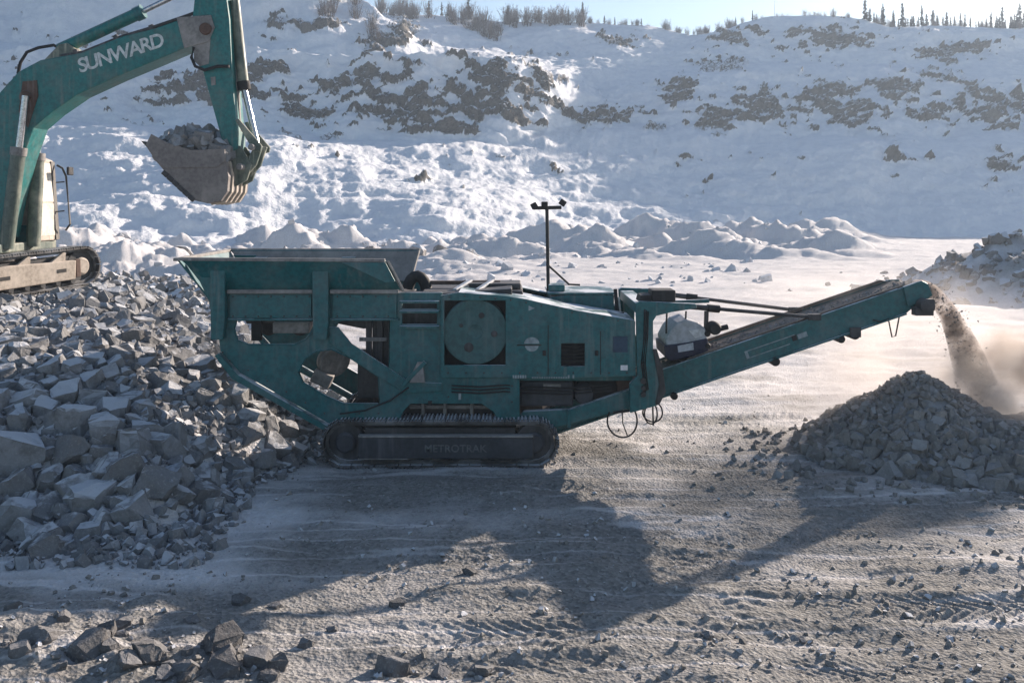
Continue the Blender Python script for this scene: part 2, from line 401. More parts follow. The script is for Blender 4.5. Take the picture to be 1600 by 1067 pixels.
def ground_h(x, y):
    x = np.asarray(x, float); y = np.asarray(y, float); px = PX(x, y)
    near = 1 - sstep(22, 40, y)
    h = 0.07 * fbm(x / 3.2, y / 2.2, 3, 1) + near * (0.018 * fbm(x / 0.6, y / 0.5, 3, 5) + 0.015 * np.maximum(0, fbm(x / 0.11, y / 0.09, 2, 6)))
    h += (1 - near) * 0.10 * fbm(x / 5, y / 3, 4, 8)
    h += sstep(15, 20, y) * (0.05 * fbm(x / 7.0, y / 0.75, 3, 15) + 0.035 * fbm(x / 1.1, y / 0.7, 3, 16))
    for y0, sl, cv, w, per in LANES:
        d = y - (y0 + sl * x + cv * x * x + 0.08 * perlin(x / 3, x * 0 + y0, 9))
        on = np.exp(-(d / (w * 0.55)) ** 4) * sstep(-3.2, -0.5, x) * (0.30 + 1.5 * perlin(x / 2.6, d * 0 + y0, 12)).clip(0, 1.1)
        ph = x / per + np.abs(d) * 1.6 / per
        h += on * (0.013 * np.sin(2 * np.pi * ph) - 0.010)
        h += 0.022 * np.exp(-((np.abs(d) - w * 0.72) / 0.09) ** 2) * sstep(-3.2, -0.5, x) * (0.6 + 0.6 * perlin(x / 0.6, d * 0, 14)).clip(0, 1)
    for x0, sl in ((5.2, -0.55), (7.0, -0.5), (1.6, 0.85), (3.0, 0.8)):
        d = (x - (x0 + sl * (y - 10))) / math.hypot(1, sl)
        on = np.exp(-(d / 0.24) ** 4) * sstep(5.5, 7.5, y) * (1 - sstep(12.5, 14.5, y)) * (0.4 + 1.2 * perlin(y / 1.9, d * 0 + x0, 18)).clip(0, 1)
        h += on * (0.010 * np.sin(2 * np.pi * (y + 0.5 * np.abs(d)) / 0.15) - 0.015)
    # blasted-rock heap behind the hopper
    s = pile_s(x, y)
    hp = np.interp(s, [-0.4, 0, 1.0, 2.0, 3.0, 5.0, 8.0], [0, 0.04, 0.58, 1.08, 1.45, 1.88, 2.2])
    hp += sstep(0, 1, s) * (0.16 * fbm(x / 1.1, y / 1.1, 3, 31))
    pad = 1 - sstep(2.2, 4.4, np.hypot(x + 11.6, y - 20.2))
    hp = hp * (1 - pad) + 2.12 * pad
    h = h + hp
    # low spoil in the near left corner
    h += 0.14 * sstep(-1.6, -4.2, x) * (1 - sstep(8.6, 10.2, y)) * (0.7 + 0.6 * fbm(x / 0.7, y / 0.7, 3, 41)) * sstep(5.0, 6.8, y)
    # pushed-up snow berms in front of the far slope
    wl = sstep(28, 40, y) * (1 - sstep(500, 900, px)) + sstep(62, 74, y) * sstep(500, 900, px) * (1 - sstep(1250, 1430, px))
    wl = wl * (1 - sstep(104, 118, y))
    b = billow(x / 10, y / 8, 4, 51, 0.42) - 0.22
    amp = 2.3 * sstep(34, 66, y) + 0.7
    h += wl * (b * 1.1 * amp + 0.32 * fbm(x / 4.2 + 0.6 * perlin(x / 2, y / 2, 58), y / 2.6, 3, 57) + 0.18 * fbm(x / 1.3, y / 0.9, 3, 59, 0.6))
    # rubble heap far right
    rr = np.exp(-(((x - 25.5) / 5.5) ** 2 + ((y - 42) / 5.0) ** 2))
    h += rr * (2.5 + 1.0 * fbm(x / 2.2, y / 2.2, 4, 61)) * sstep(0.05, 0.4, rr)
    return h
def ground_snow(x, y):
    px = PX(x, y); s = pile_s(x, y)
    a = np.interp(y, [6, 12, 15, 19, 26, 40, 60], [0.28, 0.28, 0.36, 0.52, 0.60, 0.70, 0.90])  # near cover also thinned to darken the floor in the crusher's shadow
    a = a + 0.16 * fbm(x / 2.5, y / 1.2, 3, 71)
    a = a + 0.20 * sstep(15, 20, y) * fbm(x / 8.0, y / 1.1, 4, 77)
    a = a + 0.24 * sstep(-2.4, -3.6, x) * sstep(9.2, 10.0, y) * (1 - sstep(11.5, 13, y))
    left = sstep(-0.5, -4.5, x) * (1 - sstep(13, 16, y)); a = a + 0.08 * left * sstep(8.8, 10.0, y)
    streak = np.abs(perlin(x / 6.0, y / 0.45, 73)); a = a + 0.18 * (1 - sstep(0.0, 0.10, streak)) * (1 - sstep(18, 30, y))
    inside = sstep(-0.2, 0.6, s); a = a * (1 - inside) + inside * (0.50 + 0.25 * fbm(x / 1.3, y / 1.3, 3, 75))
    rr = np.exp(-(((x - 25.5) / 5.5) ** 2 + ((y - 42) / 5.0) ** 2)); a = a - 0.28 * sstep(0.1, 0.5, rr)
    return np.clip(a, 0, 1)

rows = np.concatenate([np.linspace(2400, 1160, 14, endpoint=False), np.arange(1160, 430, -1.5), np.arange(430, 361, -0.55)])
ds = CAMZ * F / (rows - HZ)
cols = np.concatenate([np.arange(-2600, -160, 60), np.arange(-160, 1762, 2.6), np.arange(1770, 4200, 60)])
gx = (cols[None, :] - 800) / F * ds[:, None]; gy = np.repeat(ds[:, None], len(cols), 1)
gz = ground_h(gx, gy)
def grid_faces(nr, nc):
    i = np.arange(nr * nc).reshape(nr, nc)
    return np.stack([i[:-1, :-1], i[:-1, 1:], i[1:, 1:], i[1:, :-1]], -1).reshape(-1, 4)
me = np_mesh("ground", np.stack([gx, gy, gz], -1).reshape(-1, 3), grid_faces(*gx.shape), True)
me.attributes.new("snow", 'FLOAT', 'POINT').data.foreach_set("value", ground_snow(gx, gy).astype(np.float32).ravel())
tag(link("ground", me, M_GROUND), kind="structure")
def gh(x, y): return float(ground_h(np.array([x]), np.array([y]))[0])

base = MB(); base.add([(-420, -120, -1.2), (420, -120, -1.2), (420, 420, -1.2), (-420, 420, -1.2)], [(0, 1, 2, 3)])  # unseen sheet under the ground, added for bounce light
tag(base.build("bounce_sheet", M_SNOWFIELD), kind="structure")

# ------------------------------------------------------------------ terraced quarry slope: lines given as (column, row, distance)
LINES = [
    [(-900, 400, 66), (0, 400, 68), (400, 398, 70), (700, 392, 76), (950, 378, 96), (1250, 371, 106), (1600, 371, 108), (2500, 371, 112)],
    [(-900, 300, 82), (0, 300, 84), (400, 300, 86), (700, 312, 92), (950, 318, 112), (1250, 322, 118), (1600, 320, 120), (2500, 320, 126)],
    [(-900, 205, 99), (60, 203, 101), (300, 205, 102), (450, 212, 104), (600, 240, 106), (800, 262, 112), (960, 250, 126), (1200, 235, 132), (1600, 232, 135), (2500, 225, 140)],
    [(-900, 193, 116), (60, 192, 118), (300, 196, 119), (450, 206, 119), (600, 226, 118), (800, 222, 122), (880, 190, 134), (980, 192, 142), (1200, 212, 144), (1600, 212, 147), (2500, 205, 150)],
    [(-900, 70, 130), (0, 78, 132), (380, 76, 132), (470, 90, 132), (600, 96, 133), (740, 98, 134), (800, 106, 135), (850, 128, 137), (885, 160, 140), (930, 150, 152), (1000, 124, 160), (1200, 112, 164), (1600, 128, 165), (2500, 120, 168)],
    [(-900, 60, 140), (0, 70, 142), (380, 71, 142), (470, 86, 142), (600, 92, 143), (740, 94, 145), (800, 100, 148), (850, 112, 154), (900, 112, 162), (1000, 104, 172), (1200, 96, 178), (1600, 104, 180), (2500, 100, 184)],
    [(-900, -150, 164), (0, -110, 166), (380, -80, 166), (500, -52, 165), (562, -4, 164), (610, 34, 160), (650, 72, 156), (682, 92, 152), (740, 92, 154), (850, 98, 168), (1000, 80, 182), (1200, 70, 187), (1600, 82, 189), (2500, 80, 192)],
    [(-900, -140, 176), (0, -100, 178), (380, -70, 178), (500, -40, 177), (562, 8, 176), (610, 44, 174), (650, 70, 174), (700, 68, 176), (850, 66, 186), (1000, 62, 190), (1080, 66, 192), (1130, 46, 192), (1200, 44, 192), (1600, 60, 193), (2500, 55, 198)],
    [(-900, -130, 200), (0, -90, 200), (380, -60, 200), (500, -10, 200), (562, 16, 200), (640, 24, 200), (760, 32, 200), (900, 36, 200), (1010, 40, 200), (1085, 56, 199), (1125, 52, 198), (1160, 36, 198), (1200, 26, 198), (1300, 26, 198), (1350, 30, 198), (1390, 42, 198), (1500, 42, 198), (1600, 44, 198), (2500, 40, 204)],
    [(-900, -90, 290), (0, -60, 290), (500, 20, 290), (640, 42, 290), (900, 52, 290), (1085, 66, 290), (1200, 46, 290), (1600, 56, 290), (2500, 52, 290)],
]
SUBS = [34, 44, 14, 70, 12, 40, 26, 30, 6]
hc = np.concatenate([np.arange(-900, -160, 40), np.arange(-160, 1762, 2.0), np.arange(1780, 2500, 40)])
LP = []
for ln in LINES:
    a = np.array(ln, float); py = np.interp(hc, a[:, 0], a[:, 1]); dd = np.interp(hc, a[:, 0], a[:, 2])
    kk = np.hanning(13); kk /= kk.sum()
    sm = lambda q: np.convolve(np.pad(q, 6, 'edge'), kk, 'valid')
    py, dd = sm(py), sm(dd)
    dd = dd + (0.6 if a[0, 2] < 110 else 1.8) * fbm(hc / 70, hc * 0 + a[0, 2], 3, 81)
    LP.append(np.stack([(hc - 800) * dd / F, dd, CAMZ - (py - HZ) * dd / F], -1))
rowsP = []; band = []
for i, n in enumerate(SUBS):
    for t in np.arange(n) / n:
        rowsP.append(LP[i] * (1 - t) + LP[i + 1] * t); band.append(i + t)
rowsP.append(LP[-1]); band.append(len(SUBS))
HP = np.array(rowsP); band = np.array(band)[:, None] + 0 * hc[None, :]
hx, hy, hz = HP[..., 0], HP[..., 1], HP[..., 2]
v = hz * 1.25 + hy * 0.35                         # a coordinate that runs up the slope
cl = np.exp(-((band - 3.5) / 0.42) ** 4)          # the rock face between bench and upper bench
up = np.exp(-((band - 6.0) / 1.3) ** 4)           # upper slope
lowr = np.exp(-((band - 1.6) / 0.7) ** 4)
cpx = hc[None, :] + 0 * hx
leftcl = 1 - sstep(820, 940, cpx)
hpy = HZ + (CAMZ - hz) / hy * F
OUTC = [(520, 140, 62, 26), (430, 108, 42, 13), (560, 176, 72, 24), (540, 206, 44, 11), (700, 132, 44, 20), (770, 128, 60, 30), (800, 166, 62, 34), (838, 126, 34, 26), (650, 152, 40, 20), (610, 180, 30, 20),
        (330, 128, 70, 11), (390, 152, 28, 12), (250, 155, 62, 10), (230, 22, 22, 8), (40, 128, 34, 10), (150, 60, 50, 8), (630, 48, 26, 22), (590, 70, 30, 14), (480, 44, 40, 12), (430, 40, 20, 20),
        (925, 182, 48, 13), (1310, 60, 58, 13), (1240, 54, 26, 10), (1120, 100, 38, 12), (1140, 60, 32, 10), (1060, 150, 32, 18), (1100, 190, 46, 22), (1180, 165, 42, 25), (1200, 188, 22, 14), (1290, 150, 62, 20), (1335, 172, 62, 24),
        (1400, 150, 46, 20), (1500, 160, 46, 15), (1560, 182, 52, 25), (1592, 160, 32, 20), (960, 68, 32, 10), (1565, 262, 26, 12), (1400, 250, 32, 8), (1060, 246, 34, 6), (1450, 120, 60, 8), (1480, 80, 60, 10), (1030, 200, 34, 10), (700, 205, 50, 10), (620, 210, 50, 10)]
blob = np.zeros(hx.shape)
for (a_, b_, c_, d_) in OUTC:
    blob = np.maximum(blob, np.exp(-(((hc[None, :] - a_) / c_) ** 2 + ((hpy - b_) / d_) ** 2) * 0.9))
for (a_, b_, c_, d_, w_) in ((640, 152, 250, 52, 0.52), (1290, 168, 260, 36, 0.50), (330, 140, 200, 30, 0.36), (1560, 170, 120, 40, 0.5), (1250, 62, 140, 20, 0.4)):
    blob = np.maximum(blob, w_ * np.exp(-(((hc[None, :] - a_) / c_) ** 4 + ((hpy - b_) / d_) ** 4)))
spot = fbm(hx / 9.5 + v / 14, v / 6.0, 5, 101, 0.58)
spot2 = fbm(hx / 2.6, v / 1.9, 4, 111, 0.55)
mid = np.exp(-((cpx - 560) / 260) ** 2) * leftcl + 0.75 * np.exp(-((cpx - 1290) / 200) ** 2) + 0.7 * np.exp(-((cpx - 1590) / 90) ** 2) + 0.5 * np.exp(-((cpx - 1080) / 70) ** 2)
spot3 = fbm(hx / 1.7 + v / 5, v / 1.0, 3, 191, 0.6)
region = np.clip(np.exp(-((band - 5.6) / 2.6) ** 6) * sstep(960, 1080, cpx) + cl + 0.6 * np.exp(-((band - 5.6) / 1.2) ** 4) * (cpx < 900), 0, 1)
m1 = 0.34 * region * np.maximum(0, spot3 - 0.12) + 0.50 * spot + 0.50 * spot2 + 0.86 * blob + 0.06 * cl - 0.60 - 0.3 * (band < 1.2)
ridge = np.exp(-((cpx - 1290 - 0) / 100) ** 2) * np.exp(-((band - 7.35) / 0.28) ** 2) * 0.45 + np.exp(-((cpx - 930) / 60) ** 2) * np.exp(-((band - 3.1) / 0.22) ** 2) * 0.5
rockm = sstep(-0.02, 0.16, m1)
disp = 1.3 * fbm(hx / 17, v / 13, 3, 121) + 0.38 * fbm(hx / 5, v / 4, 3, 131) + 0.20 * fbm(hx / 1.6, v / 1.3, 3, 141, 0.6)
lumps = np.exp(-((band - 0.45) / 0.75) ** 4) * (1 - 0.75 * sstep(1200, 1400, cpx))
disp = disp + lumps * (0.9 * billow(hx / 16, v / 5.0, 4, 151, 0.42) - 0.3 + 0.30 * fbm(hx / 5.5, v / 1.9, 4, 155, 0.58))
fan = cl * np.exp(-((cpx - 800) / 70) ** 2)
disp = disp + fan * 1.4 * (0.5 - np.abs(perlin((hx * 0.8 + v * 0.9) / 3.0, v / 30, 161)))
disp = disp + rockm * (0.35 + 1.25 * np.abs(fbm(hx / 2.6 + v / 6, v / 1.5, 4, 171, 0.6)))
edge = 1 - 0.65 * np.exp(-((band - 8.0) / 0.5) ** 2)
strata = np.abs(((hz / 2.1 + 0.7 * fbm(hx / 9, v / 9, 2, 181)) % 1.0) - 0.5) * 2
disp = disp + rockm * 0.75 * (strata - 0.5)
for bb_ in (4.0,):
    disp = disp + 0.9 * np.exp(-((band - bb_) / 0.16) ** 2) * (0.7 + 0.6 * fbm(hx / 4, v * 0 + bb_, 3, 185)) * (cpx < 940)
disp = disp * edge
HX = hx + 0.15 * disp; HY = hy - 0.62 * disp; HZZ = hz + 0.62 * disp
HZZ[0] -= 1.0; 
me = np_mesh("hillside", np.stack([HX, HY, HZZ], -1).reshape(-1, 3), grid_faces(*hx.shape), True)
me.attributes.new("rock", 'FLOAT', 'POINT').data.foreach_set("value", np.clip(0.5 + m1 * 2.2, 0, 1).astype(np.float32).ravel())
tag(link("hillside", me, M_HILL), kind="structure")
def hill_point(px, band_v):
    r = int(np.argmin(np.abs(band[:, 0] - band_v))); c = int(np.argmin(np.abs(hc - px)))
    return Vector((HX[r, c], HY[r, c], HZZ[r, c]))

# ------------------------------------------------------------------ crawler tracks (shared by both machines)
def stadium(L, H, n):
    """n points and angles round an oblong loop, bottom at z=0"""
    r = H / 2; s = L - H; per = 2 * s + 2 * math.pi * r; out = []
    for i in range(n):
        d = per * i / n
        if d < s: p = (-s / 2 + d, H); a = 0
        elif d < s + math.pi * r:
            t = (d - s) / r; p = (s / 2 + r * math.sin(t), r + r * math.cos(t)); a = t
        elif d < 2 * s + math.pi * r: p = (s / 2 - (d - s - math.pi * r), 0); a = math.pi
        else:
            t = (d - 2 * s - math.pi * r) / r; p = (-s / 2 - r * math.sin(t), r - r * math.cos(t)); a = math.pi + t
        out.append((p, a))
    return out

def crawler(root, M, L, H, wd, n, m_shoe, m_frame, sag=0.0, lean_frame=True, shoes=True):
    """local space: x along the track, -y outwards, z up from the ground"""
    def put(mb, name, mat, parent=root, **k):
        return mb.xform(M).build(name, mat, parent, **k)
    t = 0.045
    band_ = MB(); pts = stadium(L - 0.06, H - 0.06, 64)
    vo = [(p[0], p[1] + 0.03) for p, a in pts]; vi = [(p[0] * 0.97, (p[1] - H / 2) * 0.86 + H / 2 + 0.03) for p, a in pts]
    k = len(vo); y0, y1 = -wd * 0.32, wd * 0.32
    vs = [(x, y, z) for y in (y0, y1) for x, z in vo] + [(x, y, z) for y in (y0, y1) for x, z in vi]
    fs = []
    for i in range(k):
        j = (i + 1) % k
        fs += [(i, j, k + j, k + i), (2 * k + j, 2 * k + i, 3 * k + i, 3 * k + j), (j, i, 2 * k + i, 2 * k + j), (k + i, k + j, 3 * k + j, 3 * k + i)]
    band_.add(vs, fs)
    trk = put(band_, "track", m_shoe)
    if shoes:
        pitch = (2 * (L - H) + math.pi * H) / n
        sh = MB(); sh.box(-pitch * 0.46, pitch * 0.46, -wd / 2, wd / 2, -0.022, 0.010)
        for q in (-0.3, 0.0, 0.3): sh.box(pitch * (q - 0.07), pitch * (q + 0.07), -wd / 2 + 0.004, wd / 2 - 0.004, 0.010, 0.038)
        me = bpy.data.meshes.new("track_shoe"); me.from_pydata(sh.v, [], sh.f); me.materials.append(m_shoe)
        for (p, a) in stadium(L, H, n):
            o = bpy.data.objects.new("track_shoe", me); COL.objects.link(o); o.parent = trk
            o.matrix_basis = M @ Matrix.Translation((p[0], 0, p[1])) @ Matrix.Rotation(a, 4, 'Y')
    r = H * 0.5 - 0.05; s = (L - H) / 2
    for sx, nm in ((-s, "sprocket"), (s, "idler_wheel")):
        w_ = MB().lathe_y(sx, H / 2, [(r * 0.98, -wd * 0.22), (r, -wd * 0.16), (r, wd * 0.16), (r * 0.98, wd * 0.22)], 28)
        ww = put(w_, nm, M_DARK)
        put(MB().lathe_y(sx, H / 2, [(r * 0.42, -wd * 0.40), (r * 0.55, -wd * 0.30), (r * 0.55, -wd * 0.2)], 22), "hub", m_frame, ww)
    return trk, put, r, s

# ------------------------------------------------------------------ mobile jaw crusher (near side plane 14 m away: 100 photo pixels per metre)
def q(px, py): return ((px - 800) / 100.0, (728 - py) / 100.0)
def Q(*pts): return [q(*p) for p in pts]
CR = empty("mobile_jaw_crusher", (-1.1, 15.2, 0))
tag(CR, "teal tracked jaw crusher with feed hopper and long discharge conveyor", "rock crusher")
H1 = Q((368, 500), (363, 514), (368, 533), (386, 540), (458, 540), (476, 531), (490, 513), (493, 500))
H2 = Q((521, 507), (535, 500), (607, 500), (607, 581), (570, 556), (538, 534), (524, 518))
H3 = Q((464, 582), (474, 562), (492, 550), (516, 547), (545, 560), (590, 590), (591, 633), (535, 633), (505, 620), (472, 600))
CH = Q((330, 458), (690, 458), (690, 592), (812, 592), (812, 664), (782, 664), (770, 645), (752, 633), (640, 633), (630, 644), (619, 664), (512, 664), (372, 584), (341, 550))
SL1 = Q((627, 474), (682, 474), (682, 484), (627, 484)); SL2 = Q((627, 491), (682, 491), (682, 508), (627, 508))
plate("chassis_plate", CH, [H1, H2, H3, SL1, SL2], 14.10, 14.15, M_TEAL, CR)
plate("chassis_plate", CH, [H1, Q((505, 500), (684, 500), (684, 580), (640, 618), (520, 626), (470, 598), (466, 570))], 16.25, 16.30, M_TEAL, CR)  # unseen far side, its big opening shaped to let sunlight through
# rims welded round the cut-outs
def rim(poly, y, name, w=0.03, mat_=None):
    mb = MB(); n = len(poly)
    mb.tube([(x, y, z) for x, z in poly], w / 2, 6, closed=True); return mb.build(name, mat_ or M_TEAL, CR, smooth=True)
rim(H1, 14.10, "window_rim", 0.035); rim(H2, 14.10, "window_rim", 0.03); rim(H3, 14.10, "window_rim", 0.035)
# steps
for y_ in (472, 487, 511):
    x0, z0 = q(624, y_); x1, _ = q(686, y_)
    MB().box(x0, x1, 13.98, 14.14, z0 - 0.02, z0 + 0.015).build("step", M_TEAL, CR, 0.004)
# diagonal brace
MB().prism(Q((513, 512), (527, 512), (548, 538), (640, 598), (690, 600), (690, 612), (634, 616), (592, 591), (540, 556), (514, 536)), 14.06, 14.10).build("brace", M_TEAL, CR, 0.006)
# hopper
def quadplate(name, pts, th, m, parent, bevel=0.004):
    p = [Vector(a) for a in pts]; nrm = (p[1] - p[0]).cross(p[-1] - p[0]).normalized() * th; n = len(p)
    mb = MB().add(p + [a + nrm for a in p], [tuple(range(n)), tuple(range(2 * n - 1, n - 1, -1))] + [(i, n + i, n + (i + 1) % n, (i + 1) % n) for i in range(n)])
    return mb.build(name, m, parent, bevel)
zt, zb = 3.23, 2.73
quadplate("hopper_side", [(-5.12, 13.84, zt), (-1.96, 13.84, zt - 0.02), (-1.73, 14.12, zb), (-4.64, 14.12, zb)], 0.03, M_TEAL, CR)
quadplate("hopper_side", [(-5.20, 16.56, zt), (-1.70, 16.56, zt), (-1.82, 16.28, zb - 0.03), (-4.66, 16.28, zb - 0.03)], -0.03, M_TEAL, CR)
quadplate("hopper_liner", [(-5.17, 16.49, zt - 0.004), (-1.72, 16.49, zt - 0.004), (-1.84, 16.20, zb - 0.03), (-4.66, 16.20, zb - 0.03)], 0.010, M_STEEL, CR)
quadplate("hopper_liner", [(-5.08, 13.875, zt - 0.006), (-2.02, 13.875, zt - 0.026), (-1.79, 14.155, zb), (-4.62, 14.155, zb)], -0.012, M_STEEL, CR)
quadplate("hopper_back", [(-5.15, 13.86, zt - 0.002), (-5.2, 16.54, zt - 0.002), (-4.68, 16.26, 2.5), (-4.68, 14.14, 2.5)], 0.03, M_TEAL, CR)
MB().bar((-5.14, 13.83, zt + 0.012), (-1.96, 13.83, zt - 0.008), 0.07, 0.05).build("hopper_lip", M_STEEL, CR, 0.006)
MB().bar((-5.22, 16.57, zt + 0.012), (-1.70, 16.57, zt + 0.012), 0.07, 0.05).build("hopper_lip", M_STEEL, CR, 0.006)
MB().bar((-5.18, 13.8, zt + 0.005), (-5.22, 16.6, zt + 0.005), 0.08, 0.05).build("hopper_lip", M_STEEL, CR, 0.006)
MB().prism([(-2.62, 3.19), (-1.95, 3.19), (-1.80, 2.9), (-1.95, 2.88)], 13.80, 13.83).build("hopper_gusset", M_TEAL, CR, 0.004)
MB().bar((-1.72, 16.5, zt), (-1.84, 16.2, 2.70), 0.05, 0.05).build("hopper_edge", M_STEEL, CR, 0.004)
MB().bar((-1.93, 13.86, zt - 0.02), (-1.71, 14.1, 2.72), 0.04, 0.04).build("hopper_edge", M_STEEL, CR, 0.004)
for (a, b_) in ((330, 353), (489, 514)):
    xa, _ = q(a, 0); xb, _ = q(b_, 0)
    MB().prism([(xa, 3.12), (xb, 3.12), (xb, 2.30), (xb - 0.03, 1.98), (xa + 0.01, 1.98)], 13.94, 14.10).build("hopper_post", M_TEAL, CR, 0.012)
    MB().prism([(xa, 3.12), (xb, 3.12), (xb, 2.30), (xa + 0.01, 1.98)], 16.30, 16.46).build("hopper_post", M_TEAL, CR, 0.012)
for (a, b_) in ((354, 488), (515, 622)):
    xa, _ = q(a, 0); xb, _ = q(b_, 0)
    MB().box(xa, xb, 14.0, 14.10, 2.69, 2.75).build("hopper_beam", M_STEEL, CR, 0.008)
    MB().box(xa + 0.03, xb - 0.03, 14.06, 14.098, 2.30, 2.67).build("panel", M_TEAL, CR, 0.006)
    MB().box(xa, xb, 14.02, 14.10, 2.265, 2.295).build("hopper_beam", M_TEAL, CR, 0.004)
MB().prism(Q((290, 412), (332, 412), (332, 500), (326, 470), (312, 440)), 14.0, 14.03).build("rear_gusset", M_TEAL, CR, 0.004)
MB().prism(Q((290, 412), (332, 412), (332, 500), (326, 470), (312, 440)), 16.37, 16.40).build("rear_gusset", M_TEAL, CR, 0.004)
MB().prism([(-5.0, 3.1), (-4.72, 2.5), (-4.66, 2.2), (-4.72, 2.2), (-4.8, 2.55), (-5.05, 3.1)], 14.5, 15.9).build("rear_chute", M_RUST, CR, 0.004)
# feeder trough and underside chute seen through the openings
MB().prism(Q((352, 470), (630, 470), (630, 512), (560, 520), (500, 508), (372, 512)), 14.45, 15.95).build("feeder_trough", M_DARK, CR, 0.01)
for px_ in (400, 452):
    MB().lathe_y(*q(px_, 518), [(0.13, 14.7), (0.17, 14.72), (0.17, 14.9), (0.13, 14.92)], 20).build("feeder_motor", M_DARK, CR, smooth=True)
MB().box(*[q(382, 0)[0], q(398, 0)[0]], 14.35, 14.45, 1.9, 2.35).build("spring_post", M_BLACK, CR, 0.01)
MB().box(*[q(418, 0)[0], q(476, 0)[0]], 14.3, 14.42, 2.03, 2.2).build("bracket", M_STEEL, CR, 0.01)
# jaw box
MB().prism(Q((575, 470), (800, 455), (800, 590), (660, 640), (590, 640), (575, 560)), 14.42, 15.20).build("jaw_box", M_DARK, CR, 0.015)  # kept to the near half so sunlight can pass behind it
for i, px_ in enumerate((566, 584)):
    MB().box(q(px_, 0)[0], q(px_ + 9, 0)[0], 14.34, 14.42, 1.55, 2.24).build("jaw_rib", M_DARK, CR, 0.006)
MB().box(q(556, 0)[0], q(600, 0)[0], 14.30, 14.34, 1.90, 1.96).build("tie_bar", M_STEEL, CR, 0.006)
# drive pulley and motor lit through the lower opening
mp = Matrix.Translation((-2.93, 14.72, 1.52)) @ Matrix.Rotation(R(38), 4, 'Z') @ Matrix.Rotation(R(18), 4, 'X')
MB().lathe_y(0, 0, [(0.10, -0.09), (0.26, -0.08), (0.27, -0.02), (0.22, 0), (0.27, 0.02), (0.26, 0.09)], 30).xform(mp).build("drive_pulley", M_STEEL, CR, smooth=True)
MB().box(-0.16, 0.16, -0.12, 0.12, -0.12, 0.1).xform(Matrix.Translation((-3.08, 14.6, 1.27)) @ Matrix.Rotation(R(25), 4, 'Y')).build("motor_housing", M_STEEL, CR, 0.015)
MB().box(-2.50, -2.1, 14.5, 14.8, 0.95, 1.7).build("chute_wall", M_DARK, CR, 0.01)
# rear underside feed plate, cut down to edge lips to let sunlight through
MB().prism(Q((341, 552), (372, 586), (512, 666), (505, 672), (362, 592), (335, 556)), 14.0, 14.22).build("underside_plate", M_TEAL, CR, 0.006)
MB().prism(Q((341, 552), (372, 586), (512, 666), (505, 672), (362, 592), (335, 556)), 16.18, 16.40).build("underside_plate", M_TEAL, CR, 0.006)
# flywheel and its box
fx, fz = q(742, 520)
fly = MB().lathe_y(fx, fz, [(0.10, 14.10), (0.12, 14.085), (0.36, 14.10), (0.42, 14.085), (0.505, 14.09), (0.515, 14.11), (0.515, 14.30)], 56).build("flywheel", M_FLY, CR, smooth=True)
for dx, dz, r_ in ((0.10, 0.26, 0.045), (0.30, -0.03, 0.05), (-0.10, -0.24, 0.075), (-0.22, 0.1, 0.03)):
    MB().lathe_y(fx + dx, fz + dz, [(r_ * 0.9, 14.078), (r_, 14.082), (r_, 14.10)], 16).build("balance_hole_disc", M_DARK, fly, smooth=True)  # raised dark discs stand in for the shade inside open holes
MB().box(q(688, 0)[0], q(798, 0)[0], 14.32, 14.36, 1.5, 2.62).build("flywheel_box_shade", M_BLACK, CR)  # black sheet stands in for the shade inside the flywheel box
# engine canopy
CAN = Q((688, 462), (716, 457), (790, 463), (822, 468), (900, 485), (992, 501), (994, 588), (905, 591), (688, 591))
FLY = Q((694, 470), (790, 470), (790, 571), (694, 571)); VENT = Q((877, 537), (914, 537), (914, 573), (877, 573))
plate("canopy_side", CAN, [FLY, VENT], 14.03, 14.07, M_TEAL, CR, 0.008)
plate("canopy_side", CAN, [], 16.32, 16.36, M_TEAL, CR, 0.008)
topline = Q((716, 457), (790, 463), (822, 468), (900, 485), (992, 501))
mb = MB(); n = len(topline)
low = [(x, z - 0.03) for x, z in topline][::-1]
mb.prism([(x, z) for x, z in topline] + low, 14.071, 15.05); mb.build("canopy_roof", M_TEAL, CR, 0.004)
mb = MB(); mb.prism([(x, z) for x, z in topline] + low, 15.9, 16.319); mb.build("canopy_roof", M_TEAL, CR, 0.004)
MB().box(1.90, 1.935, 14.075, 15.05, 1.4, 2.25).build("canopy_end", M_TEAL, CR, 0.004)
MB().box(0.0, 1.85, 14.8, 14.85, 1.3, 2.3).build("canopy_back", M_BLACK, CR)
MB().box(0.74, 1.18, 14.16, 14.2, 1.52, 1.94).build("vent_core", M_BLACK, CR)
for i in range(6):
    MB().box(0.775, 1.135, 14.05, 14.11, 1.57 + i * 0.058, 1.578 + i * 0.058).build("vent_slat", M_BLACK, CR)
MB().box(q(958, 0)[0], q(981, 0)[0], 14.018, 14.03, q(0, 551)[1], q(0, 526)[1]).build("sign_plate", M_SIGN, CR)
MB().box(q(970, 0)[0], q(981, 0)[0], 14.02, 14.03, q(0, 579)[1], q(0, 571)[1]).build("sticker", M_WHITE, CR)
# round emblem: two half discs and a dark bar
def half_disc(cx, cz, r, sgn, gap):
    pts = [(cx + r * math.cos(a), cz + sgn * gap + sgn * (r - gap) * math.sin(a)) for a in np.linspace(0, math.pi, 17)]
    return MB().prism(pts, 14.022, 14.03)
half_disc(*q(831, 539), 0.118, 1, 0.018).build("emblem", M_DECAL, CR)
half_disc(*q(831, 539), 0.105, -1, 0.018).build("emblem", M_DECAL, CR)
MB().box(q(808, 0)[0], q(846, 0)[0], 14.022, 14.03, 1.873, 1.893).build("emblem_bar", M_BLACK, CR)
